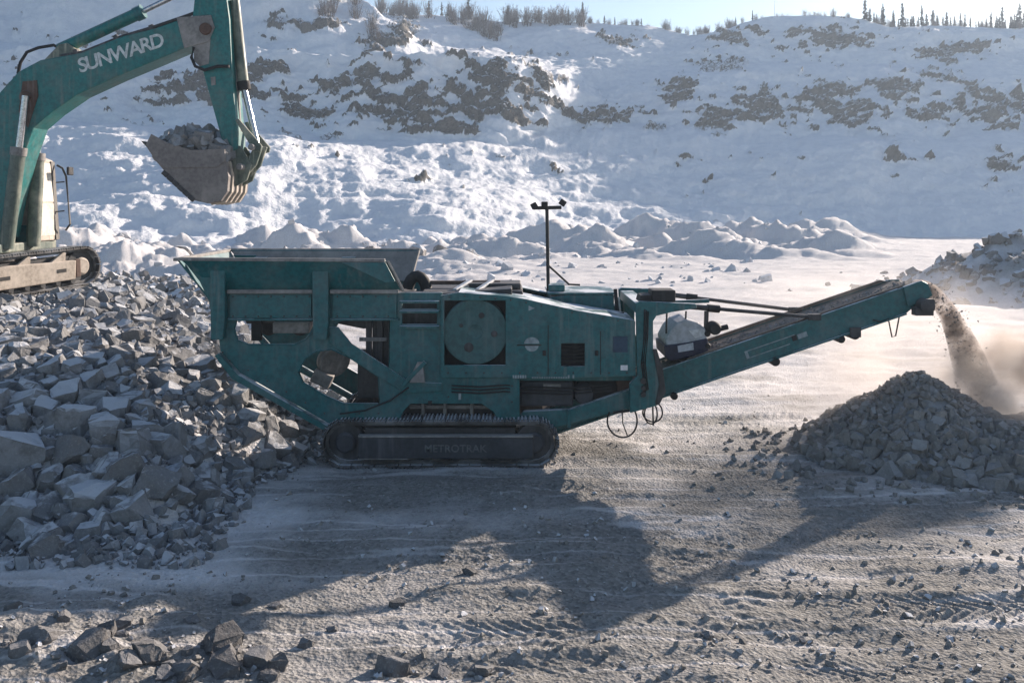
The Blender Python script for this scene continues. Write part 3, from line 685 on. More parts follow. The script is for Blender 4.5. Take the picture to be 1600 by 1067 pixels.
# worn line of lettering along the canopy foot, too faint to read
for i in range(26):
    x0 = q(801, 0)[0] + i * 0.0375
    if i in (6, 7, 24): continue
    hgt = 0.05 if i < 6 or i > 22 else 0.022
    MB().box(x0, x0 + 0.027, 14.022, 14.03, 1.365, 1.365 + hgt).build("letter_mark", M_DECAL, CR)
MB().prism(Q((826, 478), (836, 482), (826, 486)), 14.022, 14.03).build("decal", M_DECAL, CR)
# below the canopy
MB().box(0.12, 1.92, 14.25, 14.4, 1.28, 1.36).build("chassis_rail", M_TEAL, CR, 0.01)
MB().box(0.12, 0.98, 14.30, 14.85, 0.86, 1.26).build("fuel_tank", M_FRAMEPL, CR, 0.04)
MB().box(0.50, 0.78, 14.285, 14.31, 1.15, 1.22).build("tank_label", M_STEEL, CR, 0.004)
MB().lathe_y(1.15, 1.05, [(0.14, 14.3), (0.16, 14.33), (0.16, 14.7)], 22).build("filter_drum", M_FRAMEPL, CR, smooth=True)
MB().box(0.1, 1.95, 14.9, 14.95, 0.75, 1.4).build("engine_bay_shade", M_BLACK, CR)  # black sheet painting the shaded void under the canopy
MB().prism(Q((905, 592), (988, 592), (988, 640), (905, 640)), 14.55, 14.6).build("bay_shade", M_BLACK, CR)  # another black sheet for the shaded void right of the tank
MB().prism(Q((810, 656), (818, 648), (892, 645), (990, 612), (990, 642), (872, 673), (812, 670)), 14.22, 14.34).build("conveyor_cradle", M_TEAL, CR, 0.01)
MB().box(q(888, 0)[0], q(893, 0)[0], 14.19, 14.22, 0.55, 0.83).build("cradle_rib", M_TEAL, CR)
MB().prism(Q((965, 592), (992, 592), (992, 625), (972, 628)), 14.4, 14.5).build("bracket", M_RUST, CR, 0.006)
# body between the side plates
MB().box(-2.0, 0.1, 14.5, 15.9, 0.66, 1.0).build("undercarriage_beam", M_DARK, CR, 0.02)
for px_ in (655, 690, 733):
    MB().box(q(px_, 0)[0], q(px_ + 5, 0)[0], 14.32, 14.5, 0.62, 0.92).build("undercarriage_rib", M_STEEL, CR, 0.006)
MB().box(-1.65, -0.3, 14.40, 14.46, 0.80, 0.86).build("undercarriage_pipe", M_STEEL, CR, 0.01)
MB().box(q(668, 0)[0], q(674, 0)[0], 14.07, 14.1, 0.93, 1.0).build("latch", M_BLACK, CR)
MB().prism(Q((640, 598), (646, 578), (652, 566), (660, 566), (664, 598)), 14.0, 14.06).build("tension_bracket", M_STEEL, CR, 0.006)
MB().bar((-1.72, 14.02, 1.25), (-1.36, 14.02, 1.62), 0.05, 0.06).build("tension_rod", M_TEAL, CR, 0.004)
MB().box(q(716, 0)[0], q(720, 0)[0], 14.07, 14.1, 1.02, 1.12).build("handle", M_DECAL, CR)
# jaw top: frame, pipe and tie straps
MB().box(-1.48, 0.18, 14.7, 15.9, 2.5, 2.66).build("jaw_top_frame", M_DARK, CR, 0.02)
MB().box(-0.72, 0.15, 15.0, 15.7, 2.66, 2.76).build("jaw_cover", M_DARK, CR, 0.02)
MB().tube([(-1.62 + 0.16 * math.sin(a), 15.3, 2.6 + 0.26 * math.cos(a)) for a in np.linspace(-1.4, 1.5, 9)], 0.10, 12).build("exhaust_elbow", M_BLACK, CR, smooth=True)
for x_ in (-0.82, -0.45):
    MB().bar((x_ - 0.12, 14.72, 2.68), (x_ + 0.12, 15.2, 2.80), 0.07, 0.04).build("tie_strap", M_WHITE, CR, 0.004)  # white stands in for snow light on the rods
MB().box(-1.5, -0.2, 15.3, 15.36, 2.72, 2.78).build("cover_rail", M_RUST, CR, 0.006)
# radiator housing and light mast
MB().prism([(0.50, 2.2), (0.66, 2.52), (0.95, 2.56), (1.72, 2.56), (1.72, 1.95), (0.50, 1.95)], 15.1, 16.2).build("radiator_housing", M_TEAL, CR, 0.015)
MB().box(0.60, 1.76, 15.08, 16.24, 2.565, 2.60).build("housing_lid", M_TEAL, CR, 0.006)
MB().box(0.62, 0.90, 15.2, 15.6, 2.605, 2.72).build("air_cleaner", M_TEAL, CR, 0.02)
MB().bar((1.78, 15.1, 2.2), (1.74, 15.1, 2.66), 0.06, 0.06, (0, 1, 0)).build("housing_post", M_BLACK, CR, 0.006)
MB().bar((1.86, 15.3, 2.15), (1.82, 15.3, 2.5), 0.03, 0.03, (0, 1, 0)).build("housing_post", M_WHITE, CR, 0.006)
MST = MB().cyl((0.625, 15.4, 2.55), (0.60, 15.4, 4.02), 0.030, 12).build("light_mast", M_BLACK, CR, smooth=True)
MB().bar((0.37, 15.4, 4.02), (0.85, 15.4, 4.03), 0.05, 0.06).build("crossbar", M_BLACK, MST, 0.006)
for x_, z_, t_ in ((0.38, 4.06, -0.5), (0.56, 4.08, 0.0), (0.87, 4.11, 0.6)):
    MB().box(-0.055, 0.055, -0.05, 0.05, -0.05, 0.05).xform(Matrix.Translation((x_, 15.4, z_)) @ Matrix.Rotation(t_, 4, 'Y')).build("lamp_head", M_BLACK, MST, 0.012)
MB().tube([(0.62, 15.4, 3.04), (0.98, 15.4, 2.71), (1.17, 15.4, 2.70)], 0.018, 8).build("brace_rod", M_BLACK, MST, smooth=True)
# gantry that carries the conveyor
GAN = Q((994, 474), (1000, 471), (1088, 475), (1090, 482), (1050, 488), (1026, 494), (1021, 502), (1021, 548), (1034, 576), (1036, 614), (1028, 634), (985, 646), (984, 600), (996, 588))
plate("gantry_plate", GAN, [], 14.02, 14.10, M_TEAL, CR, 0.012)
plate("gantry_plate", GAN, [], 16.30, 16.38, M_TEAL, CR, 0.012)
MB().prism(Q((1020, 545), (1026, 545), (1036, 578), (1040, 612), (1030, 632), (1024, 632), (1030, 600)), 13.98, 14.02).build("gantry_flange", M_DARK, CR, 0.006)
MB().box(1.96, 2.2, 14.10, 16.30, 2.36, 2.52).build("gantry_beam", M_TEAL, CR, 0.012)
MB().box(2.01, 2.19, 14.11, 14.4, 1.0, 2.36).build("gantry_column", M_TEAL, CR, 0.012)
MB().box(2.01, 2.19, 16.0, 16.29, 1.0, 2.36).build("gantry_column", M_TEAL, CR, 0.012)
MB().box(q(1021, 0)[0], q(1058, 0)[0], 14.12, 14.55, 2.545, 2.73).build("control_box", M_BLACK, CR, 0.015)
MB().prism(Q((1000, 473), (1003, 463), (1020, 462), (1020, 473)), 14.12, 14.5).build("valve_block", M_BLACK, CR, 0.01)
for (z_, r_) in ((1.33, 0.045), (1.22, 0.035), (1.12, 0.04)):
    MB().lathe_y(2.05, z_, [(r_, 13.96), (r_, 14.02)], 12).build("pin_boss", M_DARK, CR)
# stay rods
for ya, yb in ((14.2, 14.72), (16.2, 15.68)):
    a = Vector((2.55, ya, 2.49)); b_ = Vector((4.95, yb, 2.235)); mid_ = a.lerp(b_, 0.26); m2 = a.lerp(b_, 0.32)
    st = MB().cyl(a, mid_, 0.045, 12).build("stay_rod", M_DARK, CR, smooth=True)
    MB().cyl(mid_, b_, 0.030, 12).build("rod", M_DARK, st, smooth=True)
    MB().cyl(a.lerp(b_, 0.24), m2, 0.062, 14).build("coupling", M_BLACK, st, smooth=True)
    MB().box(b_.x - 0.1, b_.x + 0.12, yb - 0.05, yb + 0.05, b_.z - 0.05, b_.z + 0.05).build("lug", M_DARK, st, 0.01)
# conveyor
CA = Vector((2.30, 0, 1.31)); CB = Vector((6.62, 0, 2.785)); cdir = (CB - CA).normalized(); cn = Vector((-cdir.z, 0, cdir.x))
def cpt(s, n_): p = CA + cdir * s + cn * n_; return (p.x, p.z)
LC = (CB - CA).length
for y0, y1 in ((14.72, 14.76), (15.64, 15.68)):
    MB().prism([cpt(-1.9, -0.02), cpt(LC - 0.05, 0.0), cpt(LC + 0.12, -0.05), cpt(LC + 0.16, -0.25), cpt(LC - 0.3, -0.42), cpt(-1.9, -0.42)], y0, y1).build("conveyor_side", M_TEAL, CR, 0.006)
for n_ in (0.0, -0.42):
    a = cpt(-1.9, n_); b_ = cpt(LC - 0.3, n_)
    MB().bar((a[0], 14.71, a[1]), (b_[0], 14.71, b_[1]), 0.06, 0.025).build("conveyor_flange", M_TEAL, CR)
for s_ in np.arange(0.3, LC - 0.6, 0.82):
    a = cpt(s_, -0.30); b_ = cpt(s_, -0.40); 
    MB().bar((a[0], 14.75, a[1]), (a[0], 15.65, a[1]), 0.04, 0.04).build("conveyor_tie", M_TEAL, CR)
BELT = MB().prism([cpt(-1.9, -0.03), cpt(LC, -0.03), cpt(LC, -0.06), cpt(-1.9, -0.06)], 14.78, 15.62).build("conveyor_belt", M_BROWN, CR)
MB().prism([cpt(-1.9, -0.36), cpt(LC, -0.36), cpt(LC, -0.38), cpt(-1.9, -0.38)], 14.78, 15.62).build("return_belt", M_BLACK, CR)
MB().prism([cpt(0.55, 0.0), cpt(LC - 0.12, 0.0), cpt(LC - 0.2, 0.05), cpt(0.7, 0.05)], 15.60, 15.635).build("skirt_board", M_BROWN, CR)
MB().prism([cpt(0.55, 0.0), cpt(LC - 0.12, 0.0), cpt(LC - 0.2, 0.035), cpt(0.7, 0.035)], 14.765, 14.79).build("skirt_board", M_BROWN, CR)
hx_, hz_ = cpt(LC + 0.02, -0.22)
MB().lathe_y(hx_, hz_, [(0.15, 14.78), (0.16, 14.8), (0.16, 15.6), (0.15, 15.62)], 26).build("head_drum", M_BLACK, CR, smooth=True)
MB().prism([cpt(LC - 0.22, 0.02), cpt(LC + 0.10, 0.02), cpt(LC + 0.18, -0.06), cpt(LC + 0.19, -0.26), cpt(LC + 0.0, -0.33), cpt(LC - 0.25, -0.3)], 14.66, 14.72).build("head_cover", M_TEAL, CR, 0.01)
mo = MB().lathe_y(*cpt(LC - 0.02, -0.36), [(0.09, 14.45), (0.12, 14.47), (0.12, 14.72)], 20).build("drive_motor", M_DARK, CR, smooth=True)
MB().box(hx_ - 0.18, hx_ + 0.12, 14.5, 14.66, hz_ - 0.30, hz_ - 0.17).build("motor_bracket", M_DARK, mo, 0.01)
MB().box(hx_ + 0.02, hx_ + 0.17, 14.56, 14.70, hz_ - 0.19, hz_ - 0.04).build("gearbox", M_DARK, mo, 0.015)
for s_, r_ in ((1.98, 0.075), (3.12, 0.065), (3.36, 0.085)):
    x_, z_ = cpt(s_, -0.47)
    MB().lathe_y(x_, z_, [(r_ * 0.8, 14.68), (r_, 14.70), (r_, 15.7), (r_ * 0.8, 15.72)], 16).build("return_roller", M_BLACK, CR, smooth=True)
x_, z_ = cpt(3.36, -0.45); MB().box(x_ - 0.09, x_ + 0.09, 14.66, 14.70, z_ - 0.06, z_ + 0.1).build("roller_bracket", M_DARK, CR, 0.006)
x_, z_ = cpt(0.22, -0.46); MB().lathe_y(x_, z_, [(0.06, 14.66), (0.06, 15.7)], 14).build("return_roller", M_BLACK, CR, smooth=True)
wx, wz = cpt(3.95, -0.42)
MB().tube([(wx - 0.25, 14.7, wz), (wx - 0.12, 14.7, wz - 0.03), (wx, 14.7, wz + 0.02), (wx + 0.06, 14.7, wz - 0.28), (wx + 0.12, 14.7, wz - 0.26), (wx + 0.18, 14.7, wz + 0.06)], 0.012, 6).build("loose_wire", M_BLACK, CR, smooth=True)
# faded decal frame on the conveyor side
dM = Matrix.Translation((0, 0, 0))
def decal_line(s0, s1, n0, n1, y=14.712):
    return MB().prism([cpt(s0, n0), cpt(s1, n0), cpt(s1, n1), cpt(s0, n1)], y, 14.72)
dd_ = decal_line(1.55, 1.60, -0.28, -0.15).build("conveyor_decal", M_DECAL, CR)
decal_line(1.60, 2.42, -0.165, -0.15).build("line", M_DECAL, dd_); decal_line(1.60, 2.30, -0.28, -0.268).build("line", M_DECAL, dd_)
for i in range(9): decal_line(1.66 + i * 0.075, 1.71 + i * 0.075, -0.235, -0.20).build("letter_mark", M_TEAL2, dd_)
decal_line(2.36, 2.44, -0.25, -0.16).build("letter_mark", M_BLACK, dd_); decal_line(2.46, 2.62, -0.245, -0.165).build("letter_mark", M_DECAL, dd_)
# overband magnet hung above the belt
def mg(px, py, d=15.0): p = W(px, py, d); return (p.x, p.z)
MAG = MB().prism([mg(1037, 531), mg(1046, 514), mg(1057, 503), mg(1072, 498), mg(1089, 503), mg(1100, 512), mg(1104, 530), mg(1070, 536), mg(1040, 541)], 14.9, 15.7).build("magnet_hood", M_HOOD, CR, 0.03)
MB().prism([mg(1035, 538), mg(1070, 534), mg(1103, 527), mg(1105, 549), mg(1075, 556), mg(1046, 562), mg(1037, 556)], 14.85, 15.75).build("magnet_body", M_NAVY, CR, 0.02)
MB().prism([mg(1056, 538), mg(1080, 533), mg(1081, 544), mg(1057, 548)], 14.835, 14.85).build("magnet_label", M_HOOD, CR)
MB().prism([mg(1074, 515), mg(1098, 512), mg(1101, 522), mg(1084, 527)], 14.885, 14.9).build("magnet_marking", M_WHITE, CR)
for px_, y_ in ((1041, 515), (1071, 500), (1103, 512)):
    a = W(px_, y_ + 6, 15.0); b_ = W(px_ + (1 if px_ < 1100 else 1), 486, 15.0)
    MB().cyl(a, b_, 0.016 if px_ < 1100 else 0.04, 8).build("hanger", M_DARK, CR, smooth=True)
for y_ in (521, 540): 
    p = W(1105, y_, 14.9); MB().lathe_y(p.x, p.z, [(0.04, 14.84), (0.05, 14.86), (0.05, 15.0)], 12).build("magnet_roller", M_BLACK, CR)
p = W(1115, 512, 14.9); p2 = W(1136, 510, 14.9)
mm = MB().lathe_y(p.x, p.z, [(0.08, 14.75), (0.105, 14.78), (0.105, 15.0), (0.07, 15.02)], 18).build("magnet_motor", M_BLACK, CR, smooth=True)
MB().cyl((p.x, 14.85, p.z - 0.03), (p2.x, 14.85, p2.z), 0.045, 12).build("motor_shaft", M_BLACK, mm, smooth=True)
MB().bar((2.5, 15.0, 2.44), (3.3, 15.0, 2.47), 0.06, 0.06).build("magnet_beam", M_TEAL, CR, 0.006)
# hanging hoses
def loop(cx, cz, rx, rz, y, r_, a0=0.0, a1=2 * math.pi, n=28):
    return MB().tube([(cx + rx * math.cos(a), y + 0.03 * math.sin(2 * a), cz + rz * math.sin(a)) for a in np.linspace(a0, a1, n)], r_, 6)
loop(*q(974, 660), 0.235, 0.27, 14.15, 0.014, R(150), R(390)).build("hanging_hose", M_BLACK, CR, smooth=True)
MB().tube([(q(974, 0)[0], 14.15, q(0, 645)[1]), (q(975, 0)[0], 14.15, q(0, 665)[1]), (q(982, 0)[0], 14.15, q(0, 684)[1])], 0.010, 6).build("hanging_hose", M_BLACK, CR, smooth=True)
loop(*q(1022, 647), 0.155, 0.155, 14.15, 0.013).build("hose_coil", M_BLACK, CR, smooth=True)
loop(*q(1020, 650), 0.10, 0.17, 14.2, 0.013).build("hose_coil", M_BLACK, CR, smooth=True)
MB().tube([(q(1022, 0)[0], 14.15, q(0, 628)[1]), (q(1023, 0)[0], 14.15, q(0, 668)[1])], 0.014, 6).build("hanging_hose", M_BLACK, CR, smooth=True)
MB().tube([(q(960, 0)[0], 14.15, q(0, 648)[1]), (q(985, 0)[0], 14.15, q(0, 645)[1]), (q(1012, 0)[0], 14.15, q(0, 640)[1])], 0.022, 6).build("hose", M_BLACK, CR, smooth=True)
# bolts, seams, handles and hoses
bolt_me = None
def bolt(x, y, z):
    global bolt_me
    if bolt_me is None:
        o = MB().lathe_y(0, 0, [(0.010, -0.016), (0.014, -0.012), (0.014, 0.0)], 6).build("bolt", M_DARK, CR); bolt_me = o.data
    else:
        o = link("bolt", bolt_me, None, CR)
    o.location = (x, y, z)
for px_ in range(702, 990, 24):
    z_ = float(np.interp(px_, [688, 716, 790, 822, 900, 992], [462, 457, 463, 468, 485, 501])) + 5; bolt(*(q(px_, z_)[0], 14.03, q(px_, z_)[1]))
for px_ in range(700, 990, 28): bolt(q(px_, 583)[0], 14.03, q(px_, 583)[1])
for px_ in range(362, 486, 20): bolt(q(px_, 462)[0], 14.06, 2.64); bolt(q(px_, 462)[0], 14.06, 2.33)
for px_ in range(526, 620, 20): bolt(q(px_, 462)[0], 14.06, 2.64); bolt(q(px_, 462)[0], 14.06, 2.33)
for (a_, b_) in ((345, 552), (356, 565), (385, 580), (415, 597), (445, 614), (475, 631), (505, 648), (560, 648), (590, 648), (700, 622), (800, 605), (800, 630), (800, 655)): bolt(q(a_, b_)[0], 14.10, q(a_, b_)[1])
for px_ in (856, 938):
    MB().box(q(px_, 0)[0], q(px_, 0)[0] + 0.012, 14.024, 14.03, 1.42, 2.2 - (px_ - 856) * 0.0012).build("door_seam", M_BLACK, CR)
    MB().box(q(px_ - 8, 0)[0], q(px_ - 3, 0)[0], 14.0, 14.03, 1.72, 1.80).build("door_handle", M_BLACK, CR, 0.004)
for k_, (y_, sg) in enumerate(((14.0, 0.0), (14.02, 0.03), (13.98, -0.03))):
    MB().tube([(2.12 + sg, 14.12, 2.52), (2.10 + sg, y_, 2.40), (2.09 + sg, y_, 2.0), (2.05 + sg, y_, 1.6), (2.10 + sg, y_, 1.2), (2.0 + sg, y_ + 0.1, 0.95)], 0.012, 6).build("hydraulic_hose", M_BLACK, CR, smooth=True)
for k_ in range(3):
    zz = 1.24 - 0.05 * k_
    MB().tube([(-0.95, 14.075, zz), (-0.5, 14.07, zz - 0.02), (-0.1, 14.075, zz + 0.01), (0.15, 14.2, zz - 0.04), (0.9, 14.27, zz - 0.08), (1.6, 14.3, zz - 0.02)], 0.013, 6).build("hydraulic_hose", M_BLACK, CR, smooth=True)
MB().tube([(-1.62, 14.04, 1.22), (-1.9, 14.03, 1.02), (-2.3, 14.04, 0.86), (-2.7, 14.06, 0.80)], 0.014, 6).build("hydraulic_hose", M_BLACK, CR, smooth=True)
# crawler tracks
for yc, near in ((14.16, True), (16.24, False)):
    cx = q(687, 0)[0]
    Mt = Matrix.Translation((cx, yc, 0.0)) @ (Matrix.Identity(4) if near else Matrix.Rotation(math.pi, 4, 'Z'))
    trk, put, r_, s_ = crawler(CR, Mt, 3.66, 0.70, 0.40, 44, M_TRACK, M_FRAMEPL)
    fr = put(MB().box(-s_ + 0.22, s_ - 0.02, -0.235, -0.12, 0.13, 0.46), "track_frame", M_FRAMEPL, bevel=0.02)
    put(MB().box(-s_ + 0.22, s_ - 0.02, -0.255, -0.14, 0.465, 0.50), "frame_ledge", M_STEEL, fr, bevel=0.006)
    put(MB().box(-s_ + 0.22, -s_ + 1.0, -0.245, -0.236, 0.125, 0.14), "frame_strip", M_STEEL, fr)
    put(MB().box(-s_ + 0.3, s_ - 0.3, -0.1, 0.14, 0.15, 0.58), "frame_core", M_DARK, fr)
    for k in range(6):
        put(MB().lathe_y(-s_ + 0.35 + k * 0.46, 0.12, [(0.07, -0.13), (0.08, -0.11), (0.08, 0.11)], 14), "roller", M_DARK, fr)
    if near:
        text_mesh("track_lettering", "METROTRAK", 0.16, M_DECAL2, fr, Matrix.Translation((q(712, 0)[0], yc - 0.238, 0.29)) @ Matrix.Rotation(R(90), 4, 'X'), 0.002, spacing=1.05)

# ------------------------------------------------------------------ excavator on the heap
EX = empty("excavator", (-12.0, 20.4, 2.15))
tag(EX, "teal crawler excavator on the rock heap, arm raised with a loaded bucket", "excavator")
def e(px, py, d=19.68): p = W(px, py, d); return (p.x, p.z)
def E(*pts, d=19.68): return [e(a, b_, d) for a, b_ in pts]
BOOM = MB().prism(E((-55, 372), (-75, 330), (-45, 225), (-22, 178), (0, 144), (29, 112), (63, 94), (126, 83), (191, 57), (240, 45), (292, 27), (325, 22), (337, 44), (326, 67), (292, 74), (240, 96), (180, 121), (121, 148), (80, 176), (52, 200), (34, 250), (18, 310), (6, 372)), 19.68, 20.32).build("boom", M_TEAL2, EX, 0.025)
a = W(84, 131, 19.68); b_ = W(300, 50, 19.68)
bdir = math.atan2(-(41.0), 109.0)
ctr = W(189, 84, 19.68); ang = math.atan2(37, 107)
text_mesh("boom_lettering", "SUNWARD", 0.43, M_LETTER, BOOM, Matrix.Translation((ctr.x, 19.672, ctr.z)) @ Matrix.Rotation(-ang * 0.93, 4, 'Y') @ Matrix.Rotation(R(90), 4, 'X'), 0.004, shear=0.08, spacing=0.86)
for (px_, py_, r_) in ((42, 152, 0.26), (322, 46, 0.24)):
    x_, z_ = e(px_, py_); MB().lathe_y(x_, z_, [(r_ * 0.5, 19.6), (r_ * 0.55, 19.62), (r_ * 0.55, 20.4), (r_ * 0.5, 20.42)], 20).build("pin_boss", M_RUST, BOOM, smooth=True)
MB().prism(E((30, 175), (36, 128), (58, 126), (60, 150), (44, 200)), 19.655, 19.68).build("wear_patch", M_RUST, BOOM)
MB().prism(E((276, 28), (330, 24), (336, 44), (326, 66), (288, 76)), 19.66, 19.68).build("boom_nose", M_STEEL, BOOM, 0.01)
MB().prism(E((63, 94), (88, 68), (100, 66), (126, 84)), 19.8, 20.2).build("cylinder_bracket", M_OLIVE, BOOM, 0.01)
ac = MB().cyl(W(94, 78, 20), W(222, 19, 20), 0.14, 18).build("arm_cylinder", M_TEAL2, EX, smooth=True)
MB().cyl(W(212, 23.5, 20), W(224, 18, 20), 0.165, 18).build("gland", M_TEAL, ac, smooth=True)
MB().cyl(W(218, 21, 20), W(336, -36, 20), 0.062, 14).build("rod", M_CHROME, ac, smooth=True)
MB().prism(E((86, 84), (92, 70), (104, 74), (102, 88)), 19.9, 20.1).build("eye", M_STEEL, ac, 0.02)
for dy in (-0.08, 0.08):
    MB().tube([W(28, 116, 20 + dy), W(32, 98, 20 + dy), W(42, 82, 20 + dy), W(60, 75, 20 + dy), W(84, 71, 20 + dy), W(92, 76, 20 + dy)], 0.035, 8).build("hydraulic_hose", M_BLACK, ac, smooth=True)
MB().tube([W(96, 88, 19.75), W(130, 82, 19.75), W(190, 58, 19.75), W(240, 43, 19.75), W(290, 26, 19.75), W(306, 20, 19.75)], 0.04, 8).build("hydraulic_pipe", M_DARK, BOOM, smooth=True)
for (p0, p1) in (((118, 78), (122, 92)), ((180, 56), (186, 66)), ((236, 40), (240, 50))):
    MB().bar(W(*p0, 19.75), W(*p1, 19.75), 0.1, 0.12, (0, 1, 0)).build("pipe_clamp", M_DARK, BOOM, 0.01)
# boom cylinders
for y_, (t0, t1) in ((19.52, ((40, 150), (10, 388))), (20.48, ((62, 165), (52, 385)))):
    p0 = W(*t0, y_); p1 = W(*t1, y_); mid_ = p0.lerp(p1, 0.36)
    bc = MB().cyl(mid_, p1, 0.15, 18).build("boom_cylinder", M_OLIVE, EX, smooth=True)
    MB().cyl(p0, mid_, 0.075, 14).build("rod", M_CHROME, bc, smooth=True)
    MB().cyl(mid_.lerp(p0, 0.06), mid_.lerp(p1, 0.05), 0.17, 18).build("gland", M_STEEL, bc, smooth=True)
# stick
STK = MB().prism(E((312, -60), (345, -62), (354, 0), (358, 30), (364, 140), (370, 206), (371, 232), (362, 238), (349, 230), (338, 190), (316, 110), (306, 98), (301, 70), (299, 36), (303, 0)), 19.70, 20.30).build("stick", M_TEAL2, EX, 0.02)
MB().prism(E((300, 34), (330, 40), (326, 100), (312, 104), (303, 96)), 19.685, 19.70).build("wear_patch", M_STEEL, STK, 0.004)
MB().prism(E((329, 121), (336, 120), (337, 133), (330, 134)), 19.685, 19.70).build("nameplate", M_STEEL, STK)
MB().tube([W(303, 74, 19.62), W(299, 90, 19.62), W(305, 104, 19.62), W(320, 110, 19.62), W(340, 104, 19.62), W(358, 104, 19.62)], 0.035, 8).build("hydraulic_hose", M_BLACK, STK, smooth=True)
MB().tube([W(362, 30, 20.0), W(366, 96, 20.0), W(370, 130, 20.0), W(374, 206, 20.0)], [0.05, 0.05, 0.06, 0.05], 8).build("grease_pipe", M_STEEL, STK, smooth=True)
bcy = MB().cyl(W(366, 2, 20.0), W(381, 138, 20.0), 0.12, 18).build("bucket_cylinder", M_OLIVE, EX, smooth=True)
MB().cyl(W(380, 128, 20.0), W(382, 141, 20.0), 0.145, 18).build("gland", M_BLACK, bcy, smooth=True)
MB().cyl(W(381, 138, 20.0), W(402, 228, 20.0), 0.068, 14).build("rod", M_CHROME, bcy, smooth=True)
for y_ in (19.62, 20.30):
    MB().prism(E((368, 188), (374, 186), (410, 228), (408, 236), (398, 238)), y_, y_ + 0.07).build("link_arm", M_OLIVE, EX, 0.02)
for y_ in (19.78, 20.14):
    MB().prism(E((396, 226), (408, 228), (398, 258), (382, 276), (374, 268)), y_, y_ + 0.09).build("bucket_link", M_OLIVE, EX, 0.02)
for (px_, py_) in ((402, 232), (366, 234), (384, 262)):
    x_, z_ = e(px_, py_, 20.0); MB().lathe_y(x_, z_, [(0.06, 19.5), (0.07, 19.52), (0.07, 20.48), (0.06, 20.5)], 14).build("pivot_pin", M_STEEL, EX, smooth=True)
# bucket
BK = E((228, 227), (243, 250), (259, 269), (278, 292), (303, 313), (325, 318), (346, 314), (356, 299), (358, 276), (353, 252), (352, 234), (300, 236), (262, 224), (238, 211), d=19.3)
outer_curve = BK[:10]
BKT = MB()
cxm = sum(p[0] for p in BK) / len(BK); czm = sum(p[1] for p in BK) / len(BK)
def shrink(p, t): return (p[0] + (cxm - p[0]) * t, p[1] + (czm - p[1]) * t)
nO = len(outer_curve)
shell = [(x, z) for x, z in outer_curve] + [shrink(p, 0.06) for p in outer_curve][::-1]
bk = BKT.prism(shell, 19.3, 20.7).build("bucket", M_BUCKET, EX, 0.006)
for y0, y1 in ((19.262, 19.298), (20.702, 20.738)):
    MB().prism(BK, y0, y1).build("side_plate", M_BUCKET, bk, 0.006)
MB().prism(E((230, 226), (238, 210), (262, 223), (300, 235), (352, 233), (353, 252), (340, 262), (262, 263), (250, 256), d=19.3), 19.235, 19.262).build("side_reinforcement", M_BUCKET, bk, 0.006)
for i, yy in enumerate(np.linspace(19.42, 20.5, 5)):
    tip = e(228, 227, 19.3)
    MB().prism([(tip[0] - 0.16, tip[1] + 0.10), (tip[0] + 0.10, tip[1] + 0.06), (tip[0] + 0.16, tip[1] - 0.12), (tip[0] + 0.02, tip[1] - 0.10)], yy, yy + 0.13).build("bucket_tooth", M_DARK, bk, 0.01)
for i in range(6):
    p = e(259 + i * 8.2, 272 + i * 7.6, 19.3)
    MB().box(-0.07, 0.07, 19.24, 19.32, -0.05, 0.05).xform(Matrix.Translation((p[0], 0, p[1])) @ Matrix.Rotation(R(42), 4, 'Y')).build("edge_guard", M_DARK, bk, 0.01)
for i, yy in enumerate((19.45, 19.78, 20.1, 20.42)):
    rib = [shrink(p, -0.05) for p in BK[5:10]] + [shrink(p, 0.0) for p in BK[5:10]][::-1]
    MB().prism(rib, yy, yy + 0.10).build("sunlit_rib", M_CREAM, bk, 0.008)  # cream colour paints the sunlight falling on the ribs
for y_ in (19.74, 20.18):
    MB().prism(E((348, 240), (360, 226), (374, 228), (392, 258), (384, 282), (358, 296)), y_, y_ + 0.08).build("bucket_ear", M_OLIVE, bk, 0.015)
# upper carriage, cab
MB().box(-15.0, -11.0, 19.1, 21.65, 3.02, 3.22).build("deck", M_OLIVE, EX, 0.03)
MB().lathe_y(0, 0, [(0.75, -0.25), (0.75, 0.25)], 28).xform(Matrix.Translation((-12.0, 20.4, 2.85)) @ Matrix.Rotation(R(90), 4, 'X')).build("slew_ring", M_DARK, EX, smooth=True)
MB().prism([(-15.3, 3.22), (-12.7, 3.22), (-12.7, 4.25), (-14.9, 4.35), (-15.3, 4.1)], 19.15, 21.6).build("engine_house", M_TEAL2, EX, 0.06)
MB().box(-12.6, -11.7, 19.15, 19.6, 3.22, 3.95).build("tool_box", M_TEAL2, EX, 0.03)
MB().box(-11.55, -11.05, 20.5, 20.56, 2.75, 3.6).build("foot_guard", M_TEAL, EX, 0.01)
CABF = [(-11.02, 5.10), (-10.93, 4.10), (-10.90, 3.30)]
cab = MB().prism([(-11.06, 5.12), (-10.96, 4.10), (-10.93, 3.22), (-12.5, 3.22), (-12.55, 5.05), (-12.3, 5.2), (-11.3, 5.22)], 20.62, 21.62).build("cab", M_CREAM, EX, 0.03)
def cab_panel(z0, z1, name, m_, y0, y1, off):
    def xf(z): return float(np.interp(z, [3.22, 4.10, 5.12], [-10.93, -10.96, -11.06]))
    return MB().add([(xf(z0) + off, y0, z0), (xf(z0) + off, y1, z0), (xf(z1) + off, y1, z1), (xf(z1) + off, y0, z1),
                     (xf(z0) + 0.002, y0, z0), (xf(z0) + 0.002, y1, z0), (xf(z1) + 0.002, y1, z1), (xf(z1) + 0.002, y0, z1)],
                    [(0, 1, 2, 3), (7, 6, 5, 4), (0, 4, 5, 1), (1, 5, 6, 2), (2, 6, 7, 3), (3, 7, 4, 0)]).build(name, m_, cab)
cab_panel(4.14, 5.05, "windscreen", M_CABGL, 20.66, 21.42, 0.012)
